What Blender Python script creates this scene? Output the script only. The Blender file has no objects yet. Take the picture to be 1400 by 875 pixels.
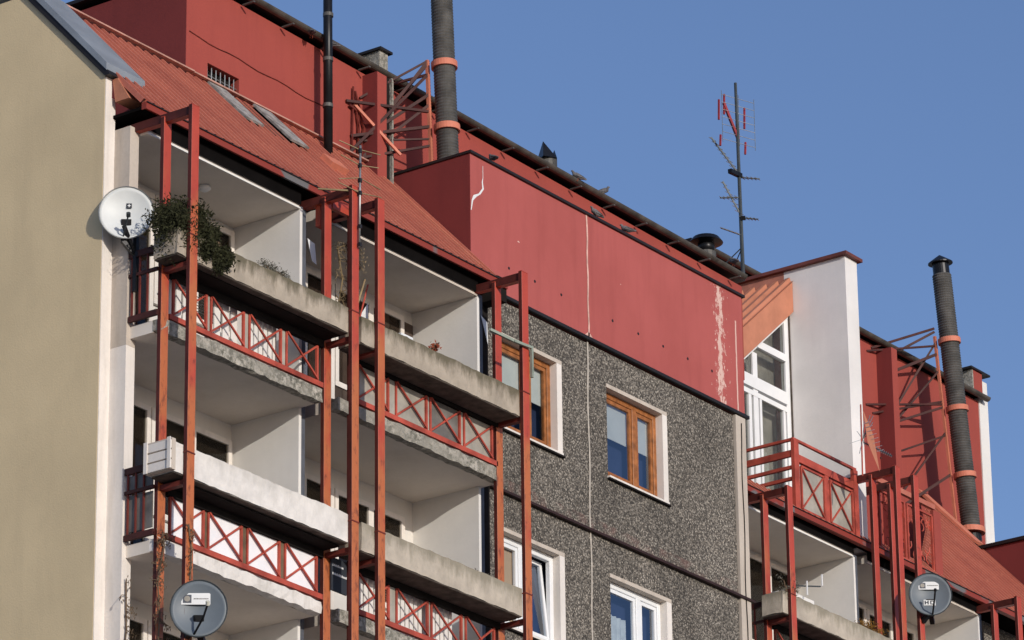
import bpy, bmesh, math, random
from mathutils import Vector, Matrix
random.seed(7)
SC = bpy.context.scene
COL = SC.collection
# ------------------------------------------------------------------ camera
F_PX, PITCH, YAW, ROLL = 6347.8, .375026, .945899, -.0124211
CAM = Vector((-38.2576, -33.56, 1.6))
cp, sp = math.cos(PITCH), math.sin(PITCH)
fw = Vector((math.sin(YAW)*cp, math.cos(YAW)*cp, sp))
r0 = Vector((math.cos(YAW), -math.sin(YAW), 0)); u0 = r0.cross(fw)
rr = r0*math.cos(ROLL)+u0*math.sin(ROLL); uu = -r0*math.sin(ROLL)+u0*math.cos(ROLL)
cd = bpy.data.cameras.new("camera"); cam = bpy.data.objects.new("camera", cd); COL.objects.link(cam)
cd.sensor_width = 36; cd.lens = F_PX/1400*36; cd.clip_start = .5; cd.clip_end = 20000
m = Matrix.Identity(4)
for i in range(3):
    m[i][0], m[i][1], m[i][2], m[i][3] = rr[i], uu[i], -fw[i], CAM[i]
cam.matrix_world = m
SC.camera = cam
# ------------------------------------------------------------------ sky, sun, exposure
S = Vector((-.42, -1, .29)).normalized()
EL = math.asin(S.z)
w = bpy.data.worlds.new("World"); SC.world = w; w.use_nodes = True
nt = w.node_tree; bg = nt.nodes['Background']
sky = nt.nodes.new('ShaderNodeTexSky'); sky.sky_type = 'NISHITA'; sky.sun_disc = False
sky.sun_elevation = EL; sky.sun_rotation = math.atan2(S.x, S.y)
sky.altitude = 100; sky.air_density = 1.0; sky.dust_density = .6; sky.ozone_density = 3.0
tint = nt.nodes.new('ShaderNodeMix'); tint.data_type = 'RGBA'; tint.blend_type = 'MULTIPLY'; tint.inputs[0].default_value = 1; tint.inputs[7].default_value = (1.0, .94, 1.06, 1)
nt.links.new(sky.outputs[0], tint.inputs[6]); nt.links.new(tint.outputs[2], bg.inputs[0]); bg.inputs[1].default_value = .128
sl = bpy.data.lights.new("sun", 'SUN'); sl.energy = 2.95; sl.angle = math.radians(.5); sl.color = (1, .93, .82)
so = bpy.data.objects.new("sun", sl); COL.objects.link(so); so.rotation_euler = S.to_track_quat('Z', 'Y').to_euler()
so.location = (-20, -40, 60)
SC.view_settings.view_transform = 'Standard'; SC.view_settings.look = 'None'
SC.view_settings.exposure = 0; SC.view_settings.gamma = 1

# ------------------------------------------------------------------ materials
def srgb(r, g, b):
    f = lambda c: (c/255/12.92) if c/255 <= .04045 else ((c/255+.055)/1.055)**2.4
    return (f(r), f(g), f(b), 1)
class N:
    def __init__(s, name, rough=.8, metal=0, spec=.3):
        s.m = bpy.data.materials.new(name); s.m.use_nodes = True; s.t = s.m.node_tree
        s.b = s.t.nodes['Principled BSDF']; s.b.inputs['Roughness'].default_value = rough
        s.b.inputs['Metallic'].default_value = metal; s.b.inputs['Specular IOR Level'].default_value = spec
        s.geo = s.n('ShaderNodeNewGeometry')
    def n(s, k, **kw):
        x = s.t.nodes.new(k)
        for a, v in kw.items(): setattr(x, a, v)
        return x
    def L(s, a, b): s.t.links.new(a, b)
    def pos(s, scale=(1, 1, 1)):
        mp = s.n('ShaderNodeMapping'); mp.inputs['Scale'].default_value = scale
        s.L(s.geo.outputs['Position'], mp.inputs[0]); return mp.outputs[0]
    def noise(s, scale, detail=4, stretch=(1, 1, 1), rough=.6):
        x = s.n('ShaderNodeTexNoise'); x.inputs['Scale'].default_value = scale
        x.inputs['Detail'].default_value = detail; x.inputs['Roughness'].default_value = rough
        s.L(s.pos(stretch), x.inputs['Vector']); return x.outputs[0]
    def ramp(s, f, a, b, ca=(0, 0, 0, 1), cb=(1, 1, 1, 1)):
        x = s.n('ShaderNodeValToRGB'); e = x.color_ramp.elements
        e[0].position, e[0].color, e[1].position, e[1].color = a, ca, b, cb
        s.L(f, x.inputs[0]); return x.outputs[0]
    def mix(s, f, a, b, mode='MIX'):
        x = s.n('ShaderNodeMix', data_type='RGBA', blend_type=mode)
        for sock, v in ((x.inputs[0], f), (x.inputs[6], a), (x.inputs[7], b)):
            if hasattr(v, 'is_output'): s.L(v, sock)
            else: sock.default_value = v
        return x.outputs[2]
    def math(s, op, a, b=None):
        x = s.n('ShaderNodeMath', operation=op)
        for i, v in enumerate((a, b)):
            if v is None: continue
            if hasattr(v, 'is_output'): s.L(v, x.inputs[i])
            else: x.inputs[i].default_value = v
        return x.outputs[0]
    def xyz(s, i):
        x = s.n('ShaderNodeSeparateXYZ'); s.L(s.geo.outputs['Position'], x.inputs[0]); return x.outputs[i]
    def color(s, c):
        if hasattr(c, 'is_output'): s.L(c, s.b.inputs['Base Color'])
        else: s.b.inputs['Base Color'].default_value = c
    def bump(s, h, strength=.3, dist=.01):
        x = s.n('ShaderNodeBump'); x.inputs['Strength'].default_value = strength; x.inputs['Distance'].default_value = dist
        s.L(h, x.inputs['Height']); s.L(x.outputs[0], s.b.inputs['Normal'])
def flat(name, c, rough=.7, metal=0, spec=.3, var=.18, scale=3., bump=0):
    k = N(name, rough, metal, spec)
    n1 = k.noise(scale, 5); dark = tuple(v*(1-var*1.6) for v in c[:3])+(1,); lite = tuple(min(1, v*(1+var)) for v in c[:3])+(1,)
    k.color(k.ramp(n1, .3, .7, dark, lite))
    if bump: k.bump(k.noise(60, 3), bump, .005)
    return k.m
def weathered(name, c, stain, amount=.5, streak=6., rough=.85, bump=.15, big=.9, fine=25.):
    """paint or plaster: broad tone change, vertical runs, fine grain"""
    k = N(name, rough)
    big_n = k.noise(big, 4); run = k.noise(streak, 5, (1, 1, .12)); fn = k.noise(fine, 4)
    a = k.mix(k.ramp(big_n, .35, .7), c, tuple(v*.86 for v in c[:3])+(1,))
    b = k.mix(k.math('MULTIPLY', k.ramp(run, .5, .78), amount), a, stain)
    d = k.mix(k.math('MULTIPLY', k.ramp(fn, .45, .8), amount*.35), b, stain)
    k.color(d); k.bump(fn, bump, .01)
    return k.m
M = {}
M['beige'] = weathered('beige_render', (.72, .575, .355, 1), (.54, .43, .27, 1), .5, 3, big=.7, fine=40, bump=.3)
M['white'] = weathered('white_paint', (.80, .745, .69, 1), (.38, .33, .27, 1), .35, 7)
M['white_clean'] = weathered('white_render', (.80, .78, .75, 1), (.6, .57, .52, 1), .2, 3)
M['pier'] = weathered('dirty_concrete_pier', (.56, .49, .42, 1), (.30, .25, .2, 1), .6, 6)
M['interior'] = weathered('loggia_plaster', (.72, .69, .65, 1), (.5, .47, .43, 1), .25, 3)
M['ceiling'] = weathered('loggia_ceiling', (.78, .71, .63, 1), (.52, .45, .37, 1), .45, 1.5)
M['maroon'] = weathered('maroon_shaded_side', (.20, .035, .033, 1), (.15, .026, .026, 1), .5, 5)  # darker wall red for left-facing sides, with their shade partly put in
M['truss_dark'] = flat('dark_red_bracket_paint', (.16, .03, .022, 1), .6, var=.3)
M['void'] = flat('eave_shade_black', (.008, .007, .007, 1), .95, spec=0)  # black put in for the shade of the gap under the eaves
M['shade_red'] = flat('shaded_side_red', (.085, .017, .013, 1), .6, var=.3)  # steel red with the shade of left faces put into the colour
M['arm'] = flat('brown_red_bracket_steel', (.06, .016, .013, 1), .6, var=.3)
M['cap_pale'] = flat('pale_pink_cap', (.50, .27, .21, 1), .6, var=.25)
M['lid'] = flat('weathered_grey_lid', (.32, .30, .28, 1), .7, var=.35, scale=8)
M['dark_concrete'] = flat('dark_brown_concrete', (.10, .080, .066, 1), .95, var=.35, scale=6)  # dark brown for the fin joint and the shaded trough undersides
M['fin'] = weathered('fin_render', (.82, .79, .765, 1), (.62, .60, .60, 1), .4, 2.5)
M['red_wall'] = weathered('red_bulkhead_paint', (.345, .068, .052, 1), (.27, .05, .042, 1), .5, 5)
M['black'] = flat('black_flashing', (.018, .015, .015, 1), .5)
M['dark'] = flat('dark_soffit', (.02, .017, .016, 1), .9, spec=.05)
M['zinc'] = flat('zinc_sheet', (.30, .325, .35, 1), .5, .3, .4, .12, 2)
M['gutter'] = flat('brown_grey_gutter', (.10, .085, .07, 1), .55, .3, .4, .3, 4)
M['flue'] = flat('dark_flue_metal', (.105, .100, .092, 1), .6, .3, .4, .3, 4)
M['flue_cap'] = flat('black_flue_cap', (.02, .02, .022, 1), .35, .5)
M['band'] = flat('salmon_band_paint', (.60, .20, .125, 1), .6, var=.12)
M['truss'] = flat('truss_red_paint', (.42, .075, .05, 1), .6, var=.3)
M['fascia'] = flat('orange_fascia', (.50, .20, .12, 1), .6, var=.1)
M['fascia_dull'] = flat('salmon_render', (.42, .17, .12, 1), .8, var=.2)
M['wood'] = flat('orange_window_wood', (.34, .125, .038, 1), .4, var=.3, scale=9)
M['pvc'] = flat('white_window_frame', (.78, .79, .8, 1), .35, var=.04)
M['curtain'] = flat('pale_curtain', (.62, .64, .60, 1), .9, var=.12, scale=7)
M['blind'] = flat('cream_roller_blind', (.62, .61, .52, 1), .8, var=.06)
M['tan_blind'] = flat('tan_roller_blind', (.55, .38, .24, 1), .8, var=.06)
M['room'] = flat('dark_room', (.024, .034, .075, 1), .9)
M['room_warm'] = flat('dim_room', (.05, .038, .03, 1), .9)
M['blueplate'] = flat('blue_grey_plate', (.115, .125, .15, 1), .6, var=.2)
M['white_dish'] = flat('white_dish_paint', (.66, .68, .67, 1), .45, var=.06)
M['grey_dish'] = flat('slate_dish_paint', (.14, .165, .19, 1), .45, var=.06)
M['metal'] = flat('galvanised_metal', (.42, .42, .4, 1), .4, .7, var=.2)
M['antenna'] = flat('antenna_grey', (.06, .07, .075, 1), .5, .4)
M['panel_grey'] = flat('grey_infill_sheet', (.17, .155, .14, 1), .35, var=.3)
M['panel_milk'] = flat('milky_infill_sheet', (.38, .35, .30, 1), .4, var=.18)
M['panel_white'] = flat('white_infill_sheet', (.86, .85, .88, 1), .4, var=.05)
M['soil'] = flat('potting_soil', (.05, .035, .02, 1), .95)
M['twig'] = flat('dry_twig', (.16, .11, .07, 1), .9, var=.3)
M['straw'] = flat('dry_straw', (.27, .20, .11, 1), .9, var=.3)
M['leaf'] = flat('dark_juniper_green', (.030, .032, .012, 1), .9, var=.5, scale=25)
M['leaf_grey'] = flat('grey_green_heather', (.13, .125, .10, 1), .8, var=.4, scale=25)
M['leaf_rust'] = flat('rusty_red_leaf', (.30, .07, .035, 1), .8, var=.4, scale=25)
M['leaf_ochre'] = flat('ochre_moss', (.26, .13, .025, 1), .9, var=.5, scale=20)
M['pigeon'] = flat('pigeon_grey', (.13, .125, .13, 1), .8, var=.45, scale=12)
M['sticker'] = flat('white_sticker', (.75, .76, .76, 1), .5, var=.03)
M['ink'] = flat('dark_ink', (.03, .035, .045, 1), .6, var=.05)
M['red_plastic'] = flat('red_antenna_plastic', (.30, .035, .04, 1), .5)
M['green_metal'] = flat('grey_green_bracket', (.26, .30, .25, 1), .6)
M['caulk'] = flat('pale_joint_caulk', (.66, .40, .34, 1), .9, var=.25, scale=6)
M['caulk_grey'] = flat('grey_joint_caulk', (.50, .45, .39, 1), .9, var=.2, scale=6)
M['ground'] = weathered('street_ground', (.32, .29, .25, 1), (.25, .225, .19, 1), .5, 1)

def glass(name, tint=(.75, .8, .85, 1), refl=.26):
    k = N(name, .05)
    t = k.n('ShaderNodeBsdfTransparent'); t.inputs[0].default_value = tint
    g = k.n('ShaderNodeBsdfGlossy'); g.inputs['Roughness'].default_value = .03; g.inputs[0].default_value = (.8, .88, 1, 1)
    fr = k.n('ShaderNodeFresnel'); fr.inputs[0].default_value = 1.6
    x = k.n('ShaderNodeMixShader'); k.L(k.math('MULTIPLY', fr.outputs[0], refl), x.inputs[0]); k.L(t.outputs[0], x.inputs[1]); k.L(g.outputs[0], x.inputs[2])
    k.L(x.outputs[0], k.t.nodes['Material Output'].inputs[0]); return k.m
M['glass'] = glass('window_glass')
M['glass_dull'] = glass('dusty_loggia_glass', (.7, .68, .64, 1), .10)
M['glass_grey'] = glass('dormer_glass', (.8, .8, .78, 1), .16)

def pebble():
    k = N('pebble_dash', .9)
    def vor(sc, out=1):
        v = k.n('ShaderNodeTexVoronoi'); v.inputs['Scale'].default_value = sc
        k.L(k.pos(), v.inputs['Vector']); return v
    v = vor(42); hue = k.n('ShaderNodeSeparateColor'); k.L(v.outputs['Color'], hue.inputs[0])
    r = k.n('ShaderNodeValToRGB'); e = r.color_ramp.elements
    e[0].position = 0; e[0].color = (.115, .104, .089, 1); e[1].position = 1; e[1].color = (.48, .44, .38, 1)
    for p, c in ((.30, (.175, .158, .136, 1)), (.55, (.245, .222, .192, 1)), (.82, (.34, .31, .268, 1))):
        x = e.new(p); x.color = c
    k.L(hue.outputs[0], r.inputs[0])
    c = k.mix(k.ramp(v.outputs['Distance'], .30, .75), r.outputs[0], (.06, .055, .049, 1))
    c = k.mix(.8, c, k.ramp(k.noise(1.1, 6, (1, 1, .35), .65), .35, .68, (.62, .60, .58, 1), (1.18, 1.15, 1.12, 1)), 'MULTIPLY')
    # brick-red dust washed onto the pebbles just above the storey joint
    z = k.xyz(2); band = k.math('MULTIPLY', k.ramp(z, 21.70/30, 21.72/30), 1)
    zz = k.math('SUBTRACT', z, 21.72); inb = k.math('MULTIPLY', k.math('GREATER_THAN', zz, 0), k.math('LESS_THAN', zz, .17))
    msk = k.math('MULTIPLY', inb, k.ramp(k.noise(4, 3), .45, .7))
    c = k.mix(k.math('MULTIPLY', msk, .6), c, (.20, .11, .095, 1))
    k.color(c); k.bump(k.math('SUBTRACT', 1.0, v.outputs['Distance']), .7, .012); return k.m
M['pebble'] = pebble()

def red_block():
    k = N('red_attic_paint', .75)
    base = k.mix(k.ramp(k.noise(.8, 7, (1, 1, .7), .6), .38, .64), (.42, .100, .090, 1), (.37, .085, .075, 1))
    base = k.mix(k.math('MULTIPLY', k.ramp(k.noise(5, 5, (1, 1, .1)), .50, .75), .5), base, (.31, .068, .06, 1))
    x, z = k.xyz(0), k.xyz(2)
    # peeling down to white primer at the right end, flaking in vertical tongues
    dx = k.math('ABSOLUTE', k.math('SUBTRACT', x, 13.27)); near = k.math('SUBTRACT', 1.0, k.math('MULTIPLY', dx, 3.4))
    nz = k.noise(13, 8, (1, 1, .40), .78)
    f = k.math('ADD', k.math('MULTIPLY', near, .30), k.math('MULTIPLY', nz, .85))
    a = k.ramp(f, .675, .695)
    dx2 = k.math('ABSOLUTE', k.math('SUBTRACT', x, k.math('ADD', 13.665, k.math('MULTIPLY', k.noise(3, 2), .03))))
    ln = k.math('MULTIPLY', k.math('LESS_THAN', dx2, .016), k.math('LESS_THAN', z, 25.85))
    ln = k.math('MULTIPLY', ln, k.ramp(k.noise(7, 4), .3, .42))
    msk = k.math('MAXIMUM', k.math('MULTIPLY', a, k.math('GREATER_THAN', x, 12.95)), ln)
    spk = k.math('MAXIMUM', k.ramp(k.noise(9, 2), .765, .775), k.math('MULTIPLY', k.ramp(k.math('ADD', k.noise(16, 4, (1, 1, .6)), k.math('MULTIPLY', near, .12)), .70, .72), k.math('GREATER_THAN', x, 12.8)))
    msk = k.math('MAXIMUM', msk, spk)
    k.color(k.mix(msk, base, (.66, .44, .38, 1))); k.bump(k.noise(35, 4), .12, .01); return k.m
M['red_block'] = red_block()

def steel():
    k = N('red_steel_paint', .45, 0, .45)
    z = k.xyz(2)
    base = k.mix(k.ramp(k.noise(2.5, 4), .35, .7), (.47, .068, .038, 1), (.39, .052, .03, 1))
    # paint bleached to orange lower down, in patches
    lo = k.math('SUBTRACT', 22.6, z); f = k.math('ADD', k.math('MULTIPLY', lo, .10), k.noise(2.3, 4, (1, 1, .5)))
    c = k.mix(k.math('MULTIPLY', k.ramp(f, .47, .68), .80), base, (.47, .155, .05, 1))
    rust = k.ramp(k.math('ADD', k.noise(13, 7, (1, 1, .4), .7), k.math('MULTIPLY', lo, .018)), .575, .68)
    c = k.mix(k.math('MULTIPLY', rust, .7), c, (.13, .035, .02, 1))
    k.color(c); k.bump(k.noise(40, 3), .15, .004); return k.m
M['steel'] = steel()

def roofm():
    k = N('red_roof_sheet', .6, 0, .4)
    c = k.mix(k.ramp(k.noise(1.3, 5), .35, .7), (.50, .16, .105, 1), (.38, .11, .075, 1))
    c = k.mix(k.math('MULTIPLY', k.ramp(k.noise(9, 5), .55, .75), .5), c, (.56, .22, .145, 1))
    k.color(c); return k.m
M['roof'] = roofm()

def concrete(name, c, dark, topz=None, chips=.5):
    """bare concrete; Generated z puts the moss along the upper edge, running down in tongues"""
    k = N(name, .9)
    tc = k.n('ShaderNodeTexCoord'); s = k.n('ShaderNodeSeparateXYZ'); k.L(tc.outputs['Generated'], s.inputs[0])
    run = k.noise(7, 8, (1, 1, .30), .70); f = k.math('ADD', k.math('MULTIPLY', k.math('POWER', s.outputs[2], 1.6), .42), k.math('MULTIPLY', run, .9))
    base = k.mix(k.ramp(k.noise(3.5, 6), .35, .7), c, tuple(v*.72 for v in c[:3])+(1,))
    d = k.mix(k.math('MULTIPLY', k.ramp(f, .56, .80), chips), base, dark)
    v = k.noise(22, 5); d = k.mix(k.math('MULTIPLY', k.ramp(v, .6, .72), .5*chips), d, tuple(q*.45 for q in c[:3])+(1,))
    k.color(d); k.bump(k.noise(18, 6), .4, .02); return k.m
M['planter'] = concrete('mossy_concrete', (.44, .375, .30, 1), (.11, .095, .06, 1), chips=.9)
M['planter_white'] = concrete('whitewashed_concrete', (.80, .76, .72, 1), (.45, .42, .36, 1), chips=.3)
M['planter_pale'] = concrete('pale_concrete', (.52, .455, .375, 1), (.20, .18, .13, 1), chips=.7)
def slabedge():
    k = N('crumbling_slab_edge', .95)
    v = k.noise(16, 6, (1, 1, 1), .7)
    c = k.ramp(v, .42, .60, (.14, .135, .11, 1), (.50, .46, .40, 1))
    c = k.mix(k.ramp(k.noise(3, 4), .4, .65), c, (.30, .28, .24, 1))
    k.color(c); k.bump(v, .8, .03); return k.m
M['slab'] = slabedge()
M['slab_white'] = weathered('painted_slab_edge', (.78, .74, .70, 1), (.3, .27, .22, 1), .5, 9)
M['gutter_red'] = None
def gr():
    k = N('patched_red_gutter', .5, .1)
    c = k.mix(k.ramp(k.noise(1.1, 2), .57, .60), (.27, .045, .03, 1), (.16, .15, .15, 1))
    k.color(c); return k.m
M['gutter_red'] = gr()

# ------------------------------------------------------------------ mesh helpers
ORG = {}
class B:
    def __init__(s): s.v = []; s.f = []
    def add(s, vs, fs):
        o = len(s.v); s.v += [tuple(v) for v in vs]; s.f += [tuple(i+o for i in f) for f in fs]; return s
    def box(s, x0, x1, y0, y1, z0, z1):
        return s.add([(x, y, z) for z in (z0, z1) for y in (y0, y1) for x in (x0, x1)],
                     [(0, 2, 3, 1), (4, 5, 7, 6), (0, 1, 5, 4), (2, 6, 7, 3), (0, 4, 6, 2), (1, 3, 7, 5)])
    def cbox(s, x0, x1, y0, y1, z0, z1, b=.006):
        """box with chamfered edges"""
        bm = bmesh.new(); bmesh.ops.create_cube(bm, size=1)
        for v in bm.verts:
            v.co = Vector((x0 if v.co.x < 0 else x1, y0 if v.co.y < 0 else y1, z0 if v.co.z < 0 else z1))
        bmesh.ops.bevel(bm, geom=bm.edges[:], offset=b, segments=1, affect='EDGES')
        bm.verts.index_update(); s.add([v.co[:] for v in bm.verts], [[v.index for v in f.verts] for f in bm.faces]); bm.free(); return s
    def rough(s, x0, x1, y0, y1, z0, z1, step=.12, j=.006, only=True):
        """long box along x whose edges are chipped and wavy"""
        n = max(2, int((x1-x0)/step)); ring = []
        prof = [(y0, z0), (y0, (z0+z1)/2), (y0, z1), ((y0+y1)/2, z1), (y1, z1), (y1, z0), ((y0+y1)/2, z0)]
        vs = []
        for i in range(n+1):
            x = x0+(x1-x0)*i/n
            for y, z in prof: vs.append((x+random.uniform(-j, j), y+random.uniform(-j, j), z+random.uniform(-j, j)*1.6))
        p = len(prof); fs = [(i*p+a, (i+1)*p+a, (i+1)*p+(a+1) % p, i*p+(a+1) % p) for i in range(n) for a in range(p)]
        fs += [tuple(range(p)), tuple(reversed(range(n*p, n*p+p)))]
        return s.add(vs, fs)
    def prism(s, pts, axis, a0, a1):
        """polygon (in the plane across axis) extruded from a0 to a1"""
        def P(a, p):
            return (a, p[0], p[1]) if axis == 'x' else (p[0], a, p[1]) if axis == 'y' else (p[0], p[1], a)
        n = len(pts); vs = [P(a0, p) for p in pts]+[P(a1, p) for p in pts]
        return s.add(vs, [tuple(range(n)), tuple(reversed(range(n, 2*n)))]+[(i, i+n, (i+1) % n+n, (i+1) % n) for i in range(n)])
    def bar(s, p, q, w, h=None, up=(0, 0, 1)):
        h = h or w; p, q = Vector(p), Vector(q); d = (q-p).normalized(); u = Vector(up)
        if abs(d.dot(u)) > .98: u = Vector((0, 1, 0))
        a = d.cross(u).normalized()*w/2; b = a.cross(d).normalized()*h/2
        vs = [c+i*a+j*b for c in (p, q) for i, j in ((-1, -1), (1, -1), (1, 1), (-1, 1))]
        return s.add(vs, [(3, 2, 1, 0), (4, 5, 6, 7), (0, 1, 5, 4), (1, 2, 6, 5), (2, 3, 7, 6), (3, 0, 4, 7)])
    def tube(s, pts, r, n=8, cap=True):
        pts = [Vector(p) for p in pts]; R = r if isinstance(r, (list, tuple)) else [r]*len(pts); vs = []; fs = []
        for i, p in enumerate(pts):
            d = (pts[min(i+1, len(pts)-1)]-pts[max(i-1, 0)]).normalized()
            u = Vector((0, 0, 1)) if abs(d.z) < .9 else Vector((0, 1, 0))
            a = d.cross(u).normalized(); b = a.cross(d)
            vs += [p+(a*math.cos(2*math.pi*k/n)+b*math.sin(2*math.pi*k/n))*R[i] for k in range(n)]
        for i in range(len(pts)-1):
            fs += [(i*n+k, (i+1)*n+k, (i+1)*n+(k+1) % n, i*n+(k+1) % n) for k in range(n)]
        if cap: fs += [tuple(range(n)), tuple(range((len(pts)-1)*n, len(pts)*n))[::-1]]
        return s.add(vs, fs)
    def build(s, name, mat, parent=None, smooth=False, kind=None):
        me = bpy.data.meshes.new(name); o = bpy.data.objects.new(name, me); COL.objects.link(o)
        org = ORG.get(parent.name, Vector()) if parent else Vector()
        me.from_pydata([tuple(Vector(v)-org) for v in s.v], [], s.f)
        bm = bmesh.new(); bm.from_mesh(me); bmesh.ops.recalc_face_normals(bm, faces=bm.faces[:]); bm.to_mesh(me); bm.free()
        if smooth:
            for p in me.polygons: p.use_smooth = True
        me.materials.append(M[mat] if isinstance(mat, str) else mat)
        if parent: o.parent = parent; ORG[o.name] = org
        if kind: o['kind'] = kind
        return o
def thing(name, label, cat, loc=(0, 0, 0), group=None):
    o = bpy.data.objects.new(name, None); COL.objects.link(o); o.location = loc; ORG[o.name] = Vector(loc); o.empty_display_size = .2
    o['label'] = label; o['category'] = cat
    if group: o['group'] = group
    return o
def grp(name, parent):
    """a part that only gathers its own pieces"""
    o = bpy.data.objects.new(name, None); COL.objects.link(o); o.parent = parent; ORG[o.name] = ORG[parent.name]; o.empty_display_size = .1
    return o
def tag(o, label, cat, group=None):
    o['label'] = label; o['category'] = cat
    if group: o['group'] = group
    return o

# ------------------------------------------------------------------ ground
gb = B(); gb.add([(-4000, -4000, 0), (4000, -4000, 0), (4000, 4000, 0), (-4000, 4000, 0)], [(0, 1, 2, 3)])
gb.build('ground', 'ground', kind='structure')

# ================================================================== BUILDINGS
bld = thing('apartment_building', 'nearer grey pebble-dashed apartment block with beige gable, orange windows and a red attic above', 'building', (0, 0, 0))
bld2 = thing('apartment_building', 'set-back apartment block at right with a white wall fin above roof terraces', 'building', (15.76, 1.82, 0))
ZF = [21.56, 18.85, 16.14, 13.43, 10.72, 8.01, 5.3, 2.59]      # tops of the balcony slabs
CEIL0 = 24.05
SLAB = .17

# ---- gable end, corner pier
gz = [(0.0, 0), (14, 0), (14, 26.2), (1.28, 26.2), (0.0, 24.83)]
B().prism(gz, 'x', 0, .12).build('gable_wall', 'beige', bld)
v = B(); v.prism([(-.06, 24.80), (1.30, 26.27), (14, 26.27), (14, 26.34), (1.27, 26.34), (-.06, 24.90)], 'x', -.05, .66); v.build('verge_sheet', 'zinc', bld)
v = B(); v.prism([(-.10, 24.74), (-.02, 24.74), (1.34, 26.20), (1.30, 26.262), (-.07, 24.80)], 'x', -.035, .60); v.build('verge_board', 'black', bld)
v = B(); v.prism([(-.30, 24.42), (-.08, 24.42), (-.03, 24.73), (-.11, 24.73)], 'x', .10, .56); v.build('verge_end_piece', 'fascia', bld)
B().box(.005, .115, -.012, -.001, 0, 24.74).build('corner_strip', 'white', bld)
B().box(.118, .189, -.008, .3, 0, 24.5).build('corner_strip', 'white', bld)
B().box(.19, .35, -.25, .66, 21.30, 24.10).build('end_pier', 'pier', bld)
B().box(.19, .35, -.25, .66, 0, 21.298).build('end_pier', 'white', bld)

# ---- loggias: back wall, partitions, slabs
def window_back(par, ox, oy, x0, x1, z0, z1, n, mat='white', glassm='glass', door=False):
    wd = grp('loggia_window', par); y = oy+.67
    f = B(); t = .07
    f.box(ox+x0, ox+x1, y-.05, y-.002, z1-t, z1); f.box(ox+x0, ox+x1, y-.05, y-.002, z0, z0+t)
    for i in range(n+1):
        x = x0+(x1-x0-t)*i/n; f.box(ox+x, ox+x+t*(1.5 if 0 < i < n else 1), y-.052, y-.0025, z0+t, z1-t)
    f.build('frame', mat, wd)
    for i in range(n):
        xa = x0+(x1-x0)*i/n; xb = x0+(x1-x0)*(i+1)/n
        B().box(ox+xa+.08, ox+xb-.01, y-.03, y-.02, z0+t, z1-t).build('pane', 'glass_dull', wd)
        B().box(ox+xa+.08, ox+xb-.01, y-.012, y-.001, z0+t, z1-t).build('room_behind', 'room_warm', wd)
def loggia(par, ox, oy, white_rows, top_terrace=False):
    o = lambda x: ox+x
    B().box(o(.19), o(7.4), oy+.67, oy+.9, 0, 24.2).build('loggia_back_wall', 'interior', par)
    # ceiling of the top loggia
    for a, b in ((.36, 3.26), (3.66, 6.95)):
        B().box(o(a), o(b), oy-.38, oy+.68, CEIL0-.03, CEIL0+.10).build('loggia_ceiling', 'ceiling', par)
        B().box(o(a), o(b), oy-.40, oy-.381, CEIL0-.040, CEIL0-.019).build('ceiling_edge_strip', 'white_clean' if a < 1 else 'pier', par)
        B().box(o(a), o(b), oy-.41, oy-.401, CEIL0+.012, CEIL0+.19).build('eave_shade_board', 'void', par)  # added black strip standing in for the shaded eave gap
    for xs, xe in ((3.26, 3.60), (6.95, 7.45)):
        B().box(o(xs), o(xs+.05), oy-.39, oy+.67, 0, CEIL0-.031).build('loggia_side_wall', 'white_clean', par)
        B().box(o(xs+.052), o(xs+.16), oy-.36, oy+.6, 0, CEIL0+.02).build('pier_plate', 'blueplate', par)
        B().box(o(xs+.162), o(xe), oy-.20, oy+.6, 0, CEIL0+.02).build('dark_recess_box', 'dark', par)  # solid dark box, the shade of the recess is in its colour
    for i, zt in enumerate(ZF):
        for a, b in ((.26, 3.30), (3.62, 7.02)):
            r = B(); r.rough(o(a), o(b), oy-.72, oy-.60, zt-SLAB, zt-.01, .10, .008)
            em = 'slab_white' if (i == 1 and a < 1) else 'slab'
            r.build('slab_edge', em, par)
            B().box(o(a), o(b), oy-.60, oy+.672, zt-SLAB, zt-.02).build('floor_slab', 'ceiling', par)
loggia(bld, 0, 0, (1,)); loggia(bld2, 15.76, 1.82, ())
M['brown'] = flat('dark_brown', (.085, .06, .048, 1), .8, var=.3)
for i in range(13): B().box(3.68+i*.251, 3.68+i*.251+.24, .64, .669, 21.58, 23.84).build('dark_wall_strip', 'brown', bld)  # dark brown strips over the back wall of the second bay
for (ox, oy, par) in ((0, 0, bld), (15.76, 1.82, bld2)):
    for i, top in ((0, 23.94), (1, 21.16), (2, 18.47)):
        zb = ZF[i]+.06
        window_back(par, ox, oy, 1.05, 1.68, zb, top, 1)
        window_back(par, ox, oy, 1.70, 3.22, ZF[i]+.95, top, 2)
        window_back(par, ox, oy, 4.62, 5.25, zb, top, 1)
        window_back(par, ox, oy, 5.27, 6.72, ZF[i]+.95, top-.04, 2)

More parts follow.
